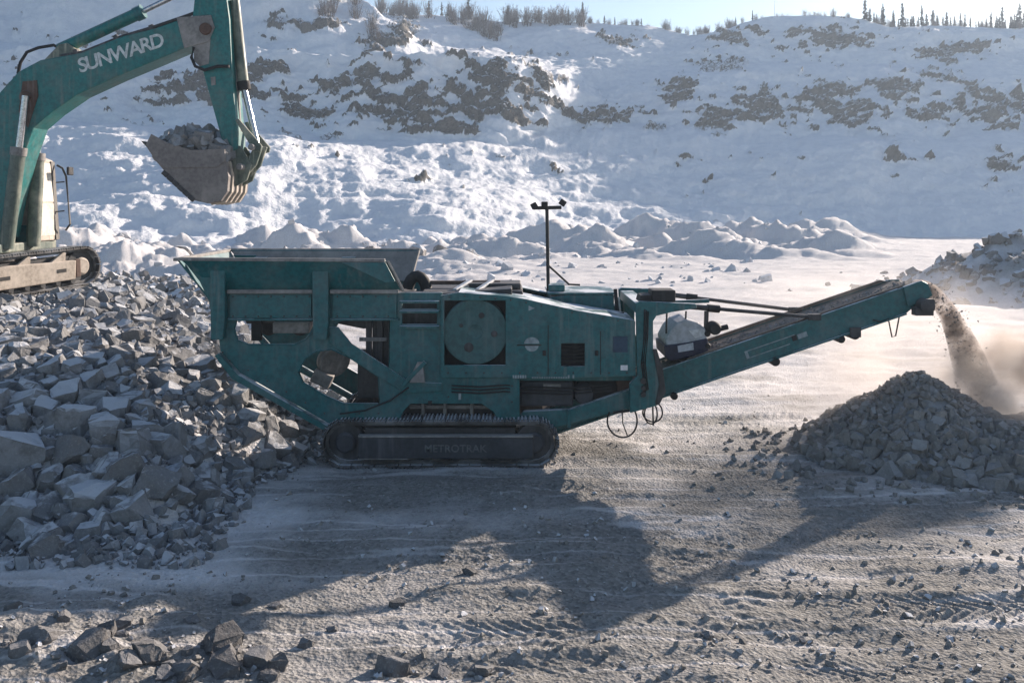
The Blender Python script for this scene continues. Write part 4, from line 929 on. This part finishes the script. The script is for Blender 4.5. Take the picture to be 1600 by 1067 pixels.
cab_panel(3.34, 4.10, "lower_window", M_CABGL, 20.66, 21.42, 0.012)
cab_panel(3.24, 5.10, "corner_pillar", M_CABFR, 21.44, 21.60, 0.03)
for zz in (3.9, 4.6):
    MB().bar((-10.94, 21.5, zz), (-10.80, 21.62, zz + 0.02), 0.03, 0.03).build("rail_bracket", M_CABFR, cab)
MB().tube([(-10.98, 21.62, 5.02), (-10.86, 21.64, 4.95), (-10.78, 21.66, 4.75), (-10.68, 21.66, 3.6), (-10.78, 21.64, 3.45)], 0.025, 8).build("grab_rail", M_CABFR, cab, smooth=True)
MB().box(-10.72, -10.66, 21.55, 21.8, 4.78, 4.98).build("mirror", M_BLACK, cab, 0.02)
MB().box(-11.25, -11.12, 20.75, 20.95, 5.28, 5.42).build("work_light", M_BLACK, cab, 0.02)
MB().bar((-11.19, 20.85, 5.2), (-11.19, 20.85, 5.3), 0.03, 0.03, (0, 1, 0)).build("light_stalk", M_BLACK, cab)
MB().box(-11.25, -11.13, 21.05, 21.2, 5.26, 5.36).build("work_light", M_BLACK, cab, 0.02)
# undercarriage: turned away from the arm
th = R(66)
for k, (cx, cy) in enumerate(((-10.85, 19.7), (-12.95, 20.64))):
    Mt = Matrix.Translation((cx, cy, 2.12)) @ Matrix.Rotation(th, 4, 'Z') @ Matrix.Rotation(R(-3.0), 4, 'Y')
    if k: Mt = Mt @ Matrix.Rotation(math.pi, 4, 'Z')
    trk, put, r_, s_ = crawler(EX, Mt, 3.95, 0.86, 0.50, 46, M_TRACK, M_CREAM, shoes=(k == 0))
    fr = put(MB().prism([(-s_ + 0.1, 0.16), (s_ - 0.28, 0.16), (s_ - 0.24, 0.60), (0.5, 0.62), (-0.4, 0.66), (-s_ + 0.1, 0.58)], -0.27, -0.12), "track_frame", M_CREAM, bevel=0.025)
    put(MB().box(-s_ + 0.3, s_ - 0.3, -0.1, 0.2, 0.2, 0.7), "frame_core", M_DARK, fr)
    for xx in (-0.95, 0.05, 0.95):
        put(MB().prism([(xx - 0.30, 0.60), (xx + 0.10, 0.60), (xx + 0.12, 0.80), (xx + 0.04, 0.80)], -0.22, -0.15), "gusset", M_CREAM, fr, bevel=0.01)
    for xx in (-0.5, 0.9): put(MB().box(xx - 0.12, xx + 0.12, -0.278, -0.269, 0.36, 0.44), "slot", M_BLACK, fr)
    for i in range(7):
        put(MB().lathe_y(-s_ + 0.42 + i * 0.39, 0.13, [(0.06, -0.24), (0.085, -0.2), (0.085, 0.1)], 14), "roller", M_DARK, fr, smooth=True)
    put(MB().box(s_ - 0.24, s_ - 0.10, -0.24, -0.16, 0.2, 0.62), "idler_yoke", M_RUST, fr, bevel=0.02)

# ------------------------------------------------------------------ loose rock
def rock_mesh(name, seed, cuts=9, bevel=0.03, m=None):
    """a block broken by random planes: flat facets, hard uneven edges"""
    r_ = random.Random(seed); bm = bmesh.new(); bmesh.ops.create_cube(bm, size=1.0)
    bmesh.ops.scale(bm, vec=(1.15 * r_.uniform(0.85, 1.15), 0.95 * r_.uniform(0.85, 1.1), 0.78 * r_.uniform(0.7, 1.15)), verts=bm.verts[:])
    for i in range(cuts):
        d = Vector((r_.gauss(0, 1), r_.gauss(0, 1), r_.gauss(0, 1))).normalized()
        h = r_.uniform(0.33, 0.50) * (d.x ** 2 * 1.15 + d.y ** 2 * 1.0 + d.z ** 2 * 0.85)
        bmesh.ops.bisect_plane(bm, geom=bm.verts[:] + bm.edges[:] + bm.faces[:], plane_co=d * h, plane_no=d, clear_outer=True)
        e_ = [x for x in bm.edges if x.is_boundary]
        if e_: bmesh.ops.holes_fill(bm, edges=e_)
    bmesh.ops.remove_doubles(bm, verts=bm.verts[:], dist=0.03)
    if bevel:
        bmesh.ops.bevel(bm, geom=bm.edges[:], offset=bevel, segments=1, profile=0.6, affect='EDGES', clamp_overlap=True)
    bmesh.ops.triangulate(bm, faces=bm.faces[:])
    if bevel:
        bmesh.ops.subdivide_edges(bm, edges=[x for x in bm.edges if x.calc_length() > 0.22], cuts=1, use_grid_fill=True)
        bmesh.ops.triangulate(bm, faces=bm.faces[:])
        for x in bm.verts: x.co += Vector((r_.gauss(0, 1), r_.gauss(0, 1), r_.gauss(0, 1))) * 0.016
    bmesh.ops.recalc_face_normals(bm, faces=bm.faces)
    me = bpy.data.meshes.new(name); bm.to_mesh(me); bm.free()
    if m: me.materials.append(m)
    return me
ROCKS = [rock_mesh("rock", 100 + i, 7 + i % 6, 0.048, M_ROCK) for i in range(24)]
SMALL = []
for i in range(10):
    me = rock_mesh("tmp_stone", 300 + i, 5 + i % 3, 0.0)
    vv = np.empty(len(me.vertices) * 3, np.float32); me.vertices.foreach_get("co", vv); vv = vv.reshape(-1, 3)
    ff = np.array([p.vertices[:] for p in me.polygons]); SMALL.append((vv, ff)); bpy.data.meshes.remove(me)
def rot_mats(n, g):
    qn = g.normal(size=(n, 4)); qn /= np.linalg.norm(qn, axis=1)[:, None]; w, x, y, z = qn.T
    return np.stack([np.stack([1 - 2 * (y * y + z * z), 2 * (x * y - z * w), 2 * (x * z + y * w)], -1),
                     np.stack([2 * (x * y + z * w), 1 - 2 * (x * x + z * z), 2 * (y * z - x * w)], -1),
                     np.stack([2 * (x * z - y * w), 2 * (y * z + x * w), 1 - 2 * (x * x + y * y)], -1)], 1)
def stones_mesh(name, P, S, g):
    """many small stones as one mesh"""
    P = np.asarray(P); S = np.asarray(S); n = len(P); RM = rot_mats(n, g); kind = g.integers(0, len(SMALL), n)
    V = []; Fc = []; off = 0
    for k, (vv, ff) in enumerate(SMALL):
        idx = np.where(kind == k)[0]
        if not len(idx): continue
        vs = np.einsum('nij,vj->nvi', RM[idx], vv) * S[idx][:, None, None] + P[idx][:, None, :]
        Fc.append((ff[None] + (np.arange(len(idx)) * len(vv))[:, None, None] + off).reshape(-1, 3)); V.append(vs.reshape(-1, 3)); off += len(idx) * len(vv)
    return np_mesh(name, np.concatenate(V), np.concatenate(Fc))

# heap of blasted rock: dart-throwing over the heap, big ones first
cand = []
g = np.random.default_rng(5)
cell = {}
def try_place(x, y, r_, f=0.72):
    cx, cy = int(x // 0.5), int(y // 0.5)
    for i in range(cx - 2, cx + 3):
        for j in range(cy - 2, cy + 3):
            for (a, b_, c) in cell.get((i, j), ()):
                if (a - x) ** 2 + (b_ - y) ** 2 < ((c + r_) * f) ** 2: return False
    cell.setdefault((cx, cy), []).append((x, y, r_)); return True
PXs = g.uniform(-15, -2.7, 60000); PYs = g.uniform(10, 25, 60000); SS = pile_s(PXs, PYs)
order = 0
for rmin, rmax, n_ in ((0.19, 0.27, 2400), (0.14, 0.20, 9000), (0.10, 0.15, 20000), (0.07, 0.11, 26000)):
    for i in range(order, order + n_):
        x, y, s = PXs[i], PYs[i], SS[i]
        if s < -0.15 or (x + 11.6) ** 2 + (y - 20.2) ** 2 < 5.5: continue
        px = 800 + x / y * F
        if px < -140: continue
        r_ = g.uniform(rmin, rmax)
        if rmin > 0.18 and (y > 16 or s > 2.6): continue
        bare = perlin(np.array([x / 1.5]), np.array([y / 1.5]), 91)[0]
        if bare > 0.16 and r_ > 0.10: continue
        if x > -5.4 and 13.7 < y < 16.6:            # room under the crusher's rear plate
            if r_ > 0.2: continue
        if try_place(x, y, r_): cand.append((x, y, r_))
    order += n_
ca = np.array(cand); cz = ground_h(ca[:, 0], ca[:, 1])
cpxs = 800 + ca[:, 0] / ca[:, 1] * F; cpys = HZ + (CAMZ - cz) / ca[:, 1] * F
vis = (cpxs > -10) & (cpxs < 560) & (cpys > 380) & (cpys < 1067)
siz = np.where(vis, ca[:, 2] / ca[:, 1], 0)
rank = np.argsort(-siz); NR = 262
zones_seen = set()
for n_, i in enumerate(rank[:NR]):
    x, y, r_ = ca[i]; o = bpy.data.objects.new("rock", ROCKS[n_ % len(ROCKS)]); COL.objects.link(o)
    o.location = (x, y, cz[i] + r_ * 0.18); o.rotation_euler = (g.uniform(-0.5, 0.5) + (math.pi if g.random() < .5 else 0), g.uniform(-0.5, 0.5), g.uniform(0, 6.28))
    o.scale = (r_ * 2 * g.uniform(0.85, 1.15), r_ * 2 * g.uniform(0.85, 1.2), r_ * 2 * g.uniform(0.8, 1.25))
    u_, w_ = cpxs[i], cpys[i]
    if (u_ - 10) * 0.35 + w_ < 500 + 60: zone = "on the sunlit top of the heap below the excavator"
    elif u_ > 330: zone = "under the sloping rear of the crusher"
    elif w_ > 745: zone = "at the shaded foot of the heap near the open floor"
    elif u_ < 110: zone = "on the shaded heap at the left edge of the picture"
    else: zone = "in the shaded middle of the heap left of the crusher"
    first = zone not in zones_seen; zones_seen.add(zone)
    lab = ("largest rock " if first else "smaller angular grey rock ") + zone
    tag(o, lab, "rock", None if first else "rocks " + zone)
rest = rank[NR:]
P = [(ca[i][0], ca[i][1], cz[i] + ca[i][2] * 0.15) for i in rest]; S = [ca[i][2] * 2 for i in rest]
nx = g.uniform(-15, -2.8, 20000); ny = g.uniform(10.0, 26, 20000); ns = pile_s(nx, ny); ok = (ns > -0.5) & (800 + nx / ny * F > -120)
ok &= ~(((nx + 11.6) ** 2 + (ny - 20.2) ** 2 < 4.0))
nz = ground_h(nx, ny)
for i in np.where(ok)[0]: P.append((nx[i], ny[i], nz[i] + 0.02)); S.append(float(0.03 + 0.15 * g.random() ** 2))
tag(link("small_rocks", stones_mesh("small_rocks", P, S, g), M_ROCK), "small broken stones filling the gaps of the rock heap", "rubble", kind="stuff")

# rocks along the near left edge
near_rocks = [(66, 1036, 8.1, .27), (30, 1052, 7.9, .2), (135, 1048, 8.0, .27), (165, 1020, 8.3, .2), (235, 1046, 7.95, .30), (205, 1060, 7.8, .2), (290, 1058, 7.8, .2), (345, 1022, 8.2, .31), (352, 1056, 7.9, .27),
              (410, 1044, 8.0, .24), (432, 1054, 7.9, .18), (620, 1058, 7.9, .24), (752, 1060, 7.9, .17), (690, 1064, 7.85, .15), (378, 940, 9.2, .15), (430, 948, 9.1, .11), (20, 960, 8.9, .17), (620, 930, 9.2, .13), (733, 880, 9.9, .14), (1105, 992, 8.5, .11), (1160, 1000, 8.4, .08), (1255, 992, 8.5, .07),
              (300, 985, 8.6, .13), (190, 985, 8.6, .16), (100, 975, 8.7, .14), (480, 1010, 8.3, .12), (520, 975, 8.6, .09)]
_nr = np.random.default_rng(21)
near_rocks += [(_nr.uniform(5, 450), py_, CAMZ * F / (py_ - HZ), _nr.uniform(0.07, 0.17)) for py_ in _nr.uniform(1008, 1066, 26)]
for n_, (px_, py_, d_, r_) in enumerate(near_rocks):
    p = W(px_, py_, d_); o = bpy.data.objects.new("rock", ROCKS[(n_ * 5 + 3) % len(ROCKS)]); COL.objects.link(o)
    o.location = (p.x, p.y, gh(p.x, p.y) + r_ * 0.02); o.rotation_euler = (g.uniform(-0.4, 0.4), g.uniform(-0.4, 0.4), g.uniform(0, 6.28)); o.scale = (r_ * 1.1, r_ * 1.05, r_ * 1.05)
    o.material_slots[0].link = 'OBJECT'; o.material_slots[0].material = M_DROCK
    if px_ < 560: tag(o, "shade toned grey rock among the spoil in the near left corner", "rock", "rocks in the near left corner")
    elif px_ > 1000: tag(o, "small lone stone on the lit gravel in the right foreground", "rock", "stones on the lit foreground gravel")
    else: tag(o, "grey rock on the gravel at the bottom middle foreground", "rock", "rocks in the middle foreground")

# gravel strewn over the floor
n_ = 4200
u = g.uniform(-60, 1660, n_); w = HZ + 95 + (1150 - HZ - 95) * g.random(n_) ** 0.55
dy = CAMZ * F / (w - HZ); dx = (u - 800) / F * dy
keep = (fbm(dx / 1.8, dy / 1.2, 3, 95) > -0.15) & (pile_s(dx, dy) < 0.2) & (dy < 19)
dx, dy = dx[keep], dy[keep]; dz = ground_h(dx, dy); sz = 0.014 + 0.06 * g.random(len(dx)) ** 4.0
tag(link("gravel", stones_mesh("gravel", np.stack([dx, dy, dz + sz * 0.1], -1), sz, g), M_GRAVEL), "loose gravel strewn over the pit floor", "gravel", kind="stuff")
# rubble behind the heap and the far right heap
u = g.uniform(60, 420, 2600); dy = g.uniform(22, 46, 2600); dx = (u - 800) / F * dy
u2 = g.normal(25.5, 3.6, 900); y2 = g.normal(41.5, 3.4, 900)
dx = np.concatenate([dx, u2]); dy = np.concatenate([dy, y2]); dz = ground_h(dx, dy); sz = 0.12 + 0.42 * g.random(len(dx)) ** 3
tag(link("rubble", stones_mesh("rubble", np.stack([dx, dy, dz + sz * 0.05], -1), sz, g), M_BOULD), "snow dusted rubble lying behind the machines", "rubble", kind="stuff")
# snow-capped boulders on the berms
for n_, (px_, py_, r_) in enumerate(((288, 400, 0.55), (520, 400, .5), (690, 392, .6), (575, 395, .6), (735, 392, .5), (445, 400, .5), (650, 388, .7))):
    dd_ = CAMZ * F / (max(py_, 384) - HZ) * 0.8; x = (px_ - 800) / F * dd_
    o = bpy.data.objects.new("boulder", ROCKS[(n_ * 3) % 16].copy()); o.data.materials.clear(); o.data.materials.append(M_BOULD); COL.objects.link(o)
    o.location = (x, dd_, gh(x, dd_) + 0.35 * r_); o.scale = (r_ * 1.9, r_ * 1.8, r_ * 1.6); o.rotation_euler = (0.2 * n_, 0.1, n_)
    tag(o, "snow capped boulder half buried in the berms behind the machines", "boulder", "boulders on the snow berms")

u = g.uniform(100, 1200, 900); dy = g.uniform(44, 100, 900); dx = (u - 800) / F * dy
keep = fbm(dx / 6, dy / 6, 3, 97) > 0.0; dx, dy = dx[keep], dy[keep]; dz = ground_h(dx, dy); sz = 0.15 + 0.55 * g.random(len(dx)) ** 3
tag(link("snow_chunks", stones_mesh("snow_chunks", np.stack([dx, dy, dz], -1), sz, g), M_CHUNK), "snow covered clods scattered over the far berms", "snow clods", kind="stuff")
# load in the bucket
P = []; S = []
for i in range(230):
    px_ = g.uniform(240, 352); t = (px_ - 240) / 112
    top = np.interp(px_, [236, 250, 285, 320, 345, 356], [212, 205, 190, 197, 222, 232]); d_ = g.uniform(19.36, 20.62)
    py_ = g.uniform(min(top + 6 + 14 * abs(d_ - 20), 238), 242); p = W(px_, py_, 19.3); P.append((p.x, d_, p.z)); S.append(g.uniform(0.12, 0.34))
tag(link("bucket_load", stones_mesh("bucket_load", P, S, g), M_ROCK), "heaped load of broken rock in the excavator bucket", "rubble", kind="stuff")

# ------------------------------------------------------------------ crushed stone pile under the conveyor head
def heap_h(x, y):
    c1 = 1.45 - 0.74 * np.sqrt((x - 6.75) ** 2 + (y - 14.9) ** 2 + 0.04)
    c2 = 1.02 - 0.50 * np.sqrt((x - 9.4) ** 2 + (y - 14.4) ** 2 + 0.10)
    c3 = 0.72 - 0.46 * np.sqrt((x - 7.9) ** 2 + ((y - 13.9)) ** 2 + 0.1)
    k = 0.14
    h = k * np.log(np.exp(c1 / k) + np.exp(c2 / k) + np.exp(c3 / k)); return h + 0.09 * fbm(x / 0.6, y / 0.6, 3, 201) - 0.05
ax = np.arange(3.6, 13.2, 0.05); ay = np.arange(11.2, 18.6, 0.05); AX, AY = np.meshgrid(ax, ay); AZ = np.maximum(heap_h(AX, AY), -0.35)
PILE = empty("crushed_stone_pile", (6.75, 14.9, 0)); tag(PILE, "conical pile of crushed stone under the end of the conveyor", "stone pile")
link("heap_core", np_mesh("heap_core", np.stack([AX, AY, AZ], -1).reshape(-1, 3), grid_faces(*AX.shape), True), M_STONE, PILE)
n_ = 9000; sx = g.uniform(3.8, 12.8, n_); sy = g.uniform(11.4, 17.6, n_); sh = heap_h(sx, sy); gz_ = ground_h(sx, sy)
ok = (sh > gz_ - 0.06); sx, sy, sh = sx[ok], sy[ok], np.maximum(sh, gz_)[ok]
lowf = np.clip(1 - sh / 1.2, 0, 1); sz = (0.05 + 0.05 * g.random(len(sx)) + 0.16 * lowf * g.random(len(sx)) ** 2.2)
vpx = 800 + sx / sy * F; front = (sy < 15.0) & (vpx < 1600) & (vpx > 1180); score = np.where(front, sz / sy, 0); rk = np.argsort(-score)
me_st = [rock_mesh("stone", 400 + i, 6 + i % 3, 0.0, M_STONE) for i in range(10)]
for j, i in enumerate(rk[:295]):
    o = bpy.data.objects.new("stone", me_st[j % 10]); COL.objects.link(o); o.parent = PILE; o.matrix_parent_inverse = Matrix.Translation(-PILE.location)
    o.location = (sx[i], sy[i], sh[i] + sz[i] * 0.15); o.rotation_euler = tuple(g.uniform(0, 6.28, 3)); o.scale = (sz[i] * 1.25,) * 3
rk = rk[295:]
o = link("small_stones", stones_mesh("small_stones", np.stack([sx[rk], sy[rk], sh[rk] + 0.02], -1), sz[rk] * 1.1, g), M_STONE, PILE); o["kind"] = "stuff"
n_ = 420; a_ = g.uniform(0, 6.28, n_); r_ = 1.9 + 0.8 * g.random(n_) ** 1.5; sx = 6.6 + r_ * 1.15 * np.cos(a_); sy = 14.6 + r_ * np.sin(a_)
o = link("spilled_stones", stones_mesh("spilled_stones", np.stack([sx, sy, np.maximum(ground_h(sx, sy), heap_h(sx, sy)) + 0.01], -1), 0.03 + 0.11 * g.random(n_) ** 2, g), M_STONE, PILE); o["kind"] = "stuff"
# stone riding on the belt and falling off its end
P = []; S = []
for i in range(420):
    s_ = g.uniform(-0.4, LC); x_, z_ = cpt(s_, -0.035 + 0.02 * g.random()); P.append((x_, 15.2 + g.normal(0, 0.15), z_)); S.append(0.02 + 0.03 * g.random() ** 2)
tag(link("belt_load", stones_mesh("belt_load", P, S, g), M_STONE), "crushed stone carried up on the conveyor belt", "gravel", kind="stuff")
def fall(t): return (hx_ + 0.12 + 1.75 * t, hz_ + 0.12 + 0.15 * t - 4.9 * t * t)
P = []; S = []
for i in range(1300):
    t = 0.66 * g.random() ** 0.8; x_, z_ = fall(t); sp = 0.04 + 0.16 * t
    P.append((x_ + g.normal(0, sp), 15.2 + g.normal(0, 0.18), z_ + g.normal(0, sp))); S.append(0.008 + 0.026 * g.random() ** 4)
tag(link("falling_stone", stones_mesh("falling_stone", P, S, g), M_STONE), "stream of crushed stone dropping from the conveyor end", "gravel", kind="stuff")

# ------------------------------------------------------------------ dust
def dust_mat(name, col, dens, nscale, lo, hi, aniso=0.5, power=1.0):
    m = bpy.data.materials.new(name); m.use_nodes = True; nt = m.node_tree; nt.nodes.clear(); k = NB(nt)
    out = k.n("ShaderNodeOutputMaterial"); pv = k.n("ShaderNodeVolumePrincipled"); k.l(pv.outputs[0], out.inputs["Volume"])
    pv.inputs["Color"].default_value = (*col, 1); pv.inputs["Anisotropy"].default_value = aniso
    tc = k.n("ShaderNodeTexCoord"); ln = k.n("ShaderNodeVectorMath", operation='LENGTH'); k.l(tc.outputs["Object"], ln.inputs[0])
    fall_ = k.ramp(ln.outputs["Value"], 1.0, 0.15)
    nz_ = k.ramp(k.noise(nscale, 4, 0.6, k.pos()), lo, hi)
    d = k.math('MULTIPLY', k.math('MULTIPLY', fall_, nz_), dens)
    k.l(d, pv.inputs["Density"]); return m
def dust_ball(name, loc, scl, m, label, rot=0.0):
    bm = bmesh.new(); bmesh.ops.create_icosphere(bm, subdivisions=3, radius=1.0); me = bpy.data.meshes.new(name); bm.to_mesh(me); bm.free()
    o = link(name, me, m); o.location = loc; o.scale = scl; o.rotation_euler = (0, rot, 0); tag(o, label, "dust", kind="stuff"); return o
D1 = dust_mat("dust_dense", (0.90, 0.84, 0.79), 3.4, 1.2, 0.36, 0.70, 0.3)
D4 = dust_mat("dust_brown", (0.62, 0.54, 0.48), 6.5, 1.6, 0.36, 0.62, 0.25)
D2 = dust_mat("dust_thin", (0.95, 0.89, 0.85), 0.85, 0.5, 0.30, 0.75, 0.25)
D3 = dust_mat("dust_stream", (0.55, 0.47, 0.41), 3.2, 3.0, 0.35, 0.6)
dust_ball("dust_cloud", (8.15, 15.0, 0.9), (1.7, 1.4, 1.2), D1, "pale dust billowing up where the stone lands on the pile")
dust_ball("dust_cloud", (8.95, 15.7, 1.35), (0.95, 0.9, 0.78), D4, "darker brown puff of dust at the right edge above the pile")
dust_ball("dust_haze", (6.6, 16.4, 1.5), (4.0, 2.2, 1.9), D2, "thin pale dust hanging round the conveyor end")
# dust sheet along the falling stream
mb = MB(); ts = np.linspace(0.0, 0.68, 14)
mb.tube([(fall(t)[0], 15.2, fall(t)[1]) for t in ts], [0.11 + 0.16 * t + 0.5 * max(0, t - 0.35) for t in ts], 14)
m3 = bpy.data.materials.new("dust_stream_even"); m3.use_nodes = True; nt = m3.node_tree; nt.nodes.clear(); k = NB(nt)
out = k.n("ShaderNodeOutputMaterial"); pv = k.n("ShaderNodeVolumePrincipled"); k.l(pv.outputs[0], out.inputs["Volume"])
pv.inputs["Color"].default_value = (0.36, 0.32, 0.30, 1); pv.inputs["Anisotropy"].default_value = 0.4
zx = k.n("ShaderNodeSeparateXYZ"); k.l(k.pos(), zx.inputs[0])
k.l(k.math('MULTIPLY', k.ramp(k.noise(4.0, 5, 0.65, k.pos()), 0.34, 0.64, 0.5, 18.0), k.ramp(zx.outputs[2], 0.7, 2.3, 0.12, 1.0)), pv.inputs["Density"])
tag(mb.build("dust_stream", m3, None, smooth=True), "dark dust streaming off the end of the conveyor", "dust", kind="stuff")

# ------------------------------------------------------------------ trees and shrubs on the rim
def spruce_meshes(seed, h, w):
    r_ = random.Random(seed); tr = MB().tube([(0, 0, -0.3), (0, 0, h * 0.5), (0, 0, h)], [0.07, 0.045, 0.012], 5)
    cr = MB(); z = h * 0.10
    while z < h * 0.985:
        f = 1 - z / h; L = w * (0.25 + 0.75 * f ** 0.9) * r_.uniform(0.55, 1.1)
        for b_ in range(r_.randint(4, 6)):
            a = r_.uniform(0, 6.28); l = L * r_.uniform(0.6, 1.1); dr = -0.28 * l
            dx_, dy_ = math.cos(a), math.sin(a); sx_, sy_ = -dy_, dx_; wd = 0.28 * l + 0.05
            cr.add([(0, 0, z + 0.04), (dx_ * l * .55 + sx_ * wd, dy_ * l * .55 + sy_ * wd, z + dr * .4), (dx_ * l, dy_ * l, z + dr), (dx_ * l * .55 - sx_ * wd, dy_ * l * .55 - sy_ * wd, z + dr * .45)], [(0, 1, 2), (0, 2, 3)])
            cr.add([(0, 0, z + 0.1), (dx_ * l * .9, dy_ * l * .9, z + dr), (dx_ * l * .5, dy_ * l * .5, z + dr - 0.22)], [(0, 1, 2)])
        z += h * r_.uniform(0.035, 0.06)
    out = []
    for nm, mb, mt in (("trunk", tr, M_BARK), ("crown", cr, M_NEEDLE)):
        me = bpy.data.meshes.new(nm); me.from_pydata(mb.v, [], mb.f); me.materials.append(mt); out.append(me)
    return out
def shrub_mesh(seed, h, w, n_=26):
    r_ = random.Random(seed); mb = MB()
    for i in range(n_):
        a = r_.uniform(0, 6.28); l = r_.uniform(0, w) ; b0 = Vector((r_.gauss(0, w * .25), r_.gauss(0, w * .25), -0.2)); t = b0 + Vector((math.cos(a) * l, math.sin(a) * l, h * r_.uniform(0.5, 1.05)))
        mb.tube([b0, b0.lerp(t, .5) + Vector((r_.gauss(0, .05), r_.gauss(0, .05), 0)), t], [0.030, 0.020, 0.007], 3)
        for j in range(5):
            u = r_.uniform(0.35, 0.95); p = b0.lerp(t, u); mb.tube([p, p + Vector((r_.gauss(0, .22), r_.gauss(0, .22), r_.uniform(.15, .55) * h * .3))], [0.016, 0.006], 3)
    me = bpy.data.meshes.new("shrub"); me.from_pydata(mb.v, [], mb.f); me.materials.append(M_TWIG); return me
SPR = [spruce_meshes(i, 4.0, 0.75 + 0.12 * (i % 3)) for i in range(6)]
SHR = [shrub_mesh(50 + i, 2.6, 0.9) for i in range(6)]
def spruce(px, band_v, hpx, label, group, kind=0):
    p = hill_point(px, band_v); h = hpx * p.y / F
    o = empty("spruce_tree", (p.x, p.y, p.z - 0.1)); s = h / 4.0; o.scale = (s * g.uniform(.8, 1.15),) * 2 + (s,); o.rotation_euler = (0, 0, g.uniform(0, 6))
    tag(o, label, "tree", group)
    for me, nm in zip(SPR[kind % 6], ("trunk", "crown")):
        c = bpy.data.objects.new(nm, me); COL.objects.link(c); c.parent = o
def shrub(px, band_v, hpx, label, group, kind=0):
    p = hill_point(px, band_v); h = hpx * p.y / F; o = bpy.data.objects.new("bare_shrub", SHR[kind % 6]); COL.objects.link(o)
    s = h / 2.6; o.location = (p.x, p.y, p.z - 0.1); o.scale = (s * 1.2, s * 1.2, s); o.rotation_euler = (0, 0, g.uniform(0, 6)); tag(o, label, "shrub", group)
GR, GL = "spruces along the right rim", "spruces along the middle rim"
for i, (px_, h_) in enumerate(((1352, 40), (1360, 24), (1366, 22), (1380, 38), (1393, 10), (1398, 13), (1411, 42), (1405, 16), (1429, 22), (1440, 38), (1424, 14), (1459, 34), (1466, 24), (1478, 30), (1484, 20), (1500, 24), (1508, 24), (1517, 20), (1525, 18), (1534, 16), (1541, 20), (1549, 30), (1556, 24), (1562, 20), (1567, 42), (1578, 22), (1586, 26), (1593, 44), (1602, 30), (1612, 34), (1624, 28), (1370, 12), (1448, 14), (1490, 12))):
    spruce(px_, 8.0 + 0.35 * g.random(), h_ * 0.92, "slim dark spruce on the right rim of the quarry", GR, i)
for i, (px_, h_) in enumerate(((670, 26), (690, 28), (700, 20), (795, 24), (808, 20), (823, 24), (833, 18), (846, 17), (888, 20), (944, 18), (960, 16), (1003, 18), (1140, 16), (1150, 18), (1176, 16), (872, 14))):
    spruce(px_, 8.0 + 0.3 * g.random(), h_ * 1.1, "small thin spruce on the middle rim against the sky", GL, i + 2)
spruce(733, 8.05, 42, "tall dark spruce left of the middle rim, nearest the bare shrubs", None, 1)
spruce(910 - 177, 8.1, 30, "short spruce beside the tall dark one on the middle rim", None, 3)
spruce(731 + 177 + 2, 8.02, 34, "lone dark spruce at the right end of the middle rim", None, 4)
for i in range(34):
    spruce(1350 + 290 * g.random(), 8.1 + 0.5 * g.random(), 14 + 16 * g.random(), "slim dark spruce on the right rim of the quarry", GR, i)
SG = "bare shrubs along the middle rim"
for i in range(60):
    shrub(590 + 320 * g.random() ** 1.0, 7.75 + 0.4 * g.random(), 18 + 16 * g.random(), "brown leafless shrub on the middle rim of the quarry", SG, i)
for i in range(16):
    shrub(700 + 90 * g.random(), 7.2 + 0.5 * g.random(), 18 + 14 * g.random(), "brown leafless shrub on the snowy slope below the middle rim", "shrubs on the slope below the rim", i)
for i in range(70):
    shrub(900 + 440 * g.random(), 8.0 + 0.3 * g.random(), 6 + 9 * g.random(), "low leafless shrub dotted along the rim right of the middle", "shrubs dotted along the rim", i)
for i in range(16):
    shrub(1040 + 110 * g.random(), 7.9 + 0.2 * g.random(), 10 + 10 * g.random(), "low leafless shrub in the dip of the rim", "shrubs in the dip of the rim", i)
for i in range(14):
    shrub(470 + 120 * g.random(), 5.3 + 0.9 * g.random(), 20 + 18 * g.random(), "brown leafless shrub on the left snow slope below the spur", "shrubs on the left slope", i)
for i in range(44):
    shrub(1370 + 250 * g.random(), 8.0 + 0.3 * g.random(), 8 + 9 * g.random(), "low leafless shrub among the spruces of the right rim", "shrubs on the right rim", i)
p = hill_point(1211, 8.05)
pm = MB().tube([(p.x, p.y, p.z - 0.5), (p.x, p.y, p.z + 4.6)], [0.05, 0.03], 6).build("antenna_pole", M_STEEL); tag(pm, "thin pole standing on the highest knoll of the rim", "pole")

# ------------------------------------------------------------------ frosty, dusty air
hm = bpy.data.materials.new("cold_haze"); hm.use_nodes = True; nt = hm.node_tree; nt.nodes.clear(); k = NB(nt)
out = k.n("ShaderNodeOutputMaterial"); pv = k.n("ShaderNodeVolumePrincipled"); k.l(pv.outputs[0], out.inputs["Volume"])
pv.inputs["Color"].default_value = (0.70, 0.84, 1.0, 1); pv.inputs["Density"].default_value = 0.0006; pv.inputs["Anisotropy"].default_value = 0.3
ztop = float(HZZ.max()) + 8
tag(MB().box(-430, 430, -130, 430, -2.3, ztop).build("haze", hm), "thin frosty haze over the whole quarry", "haze", kind="stuff")
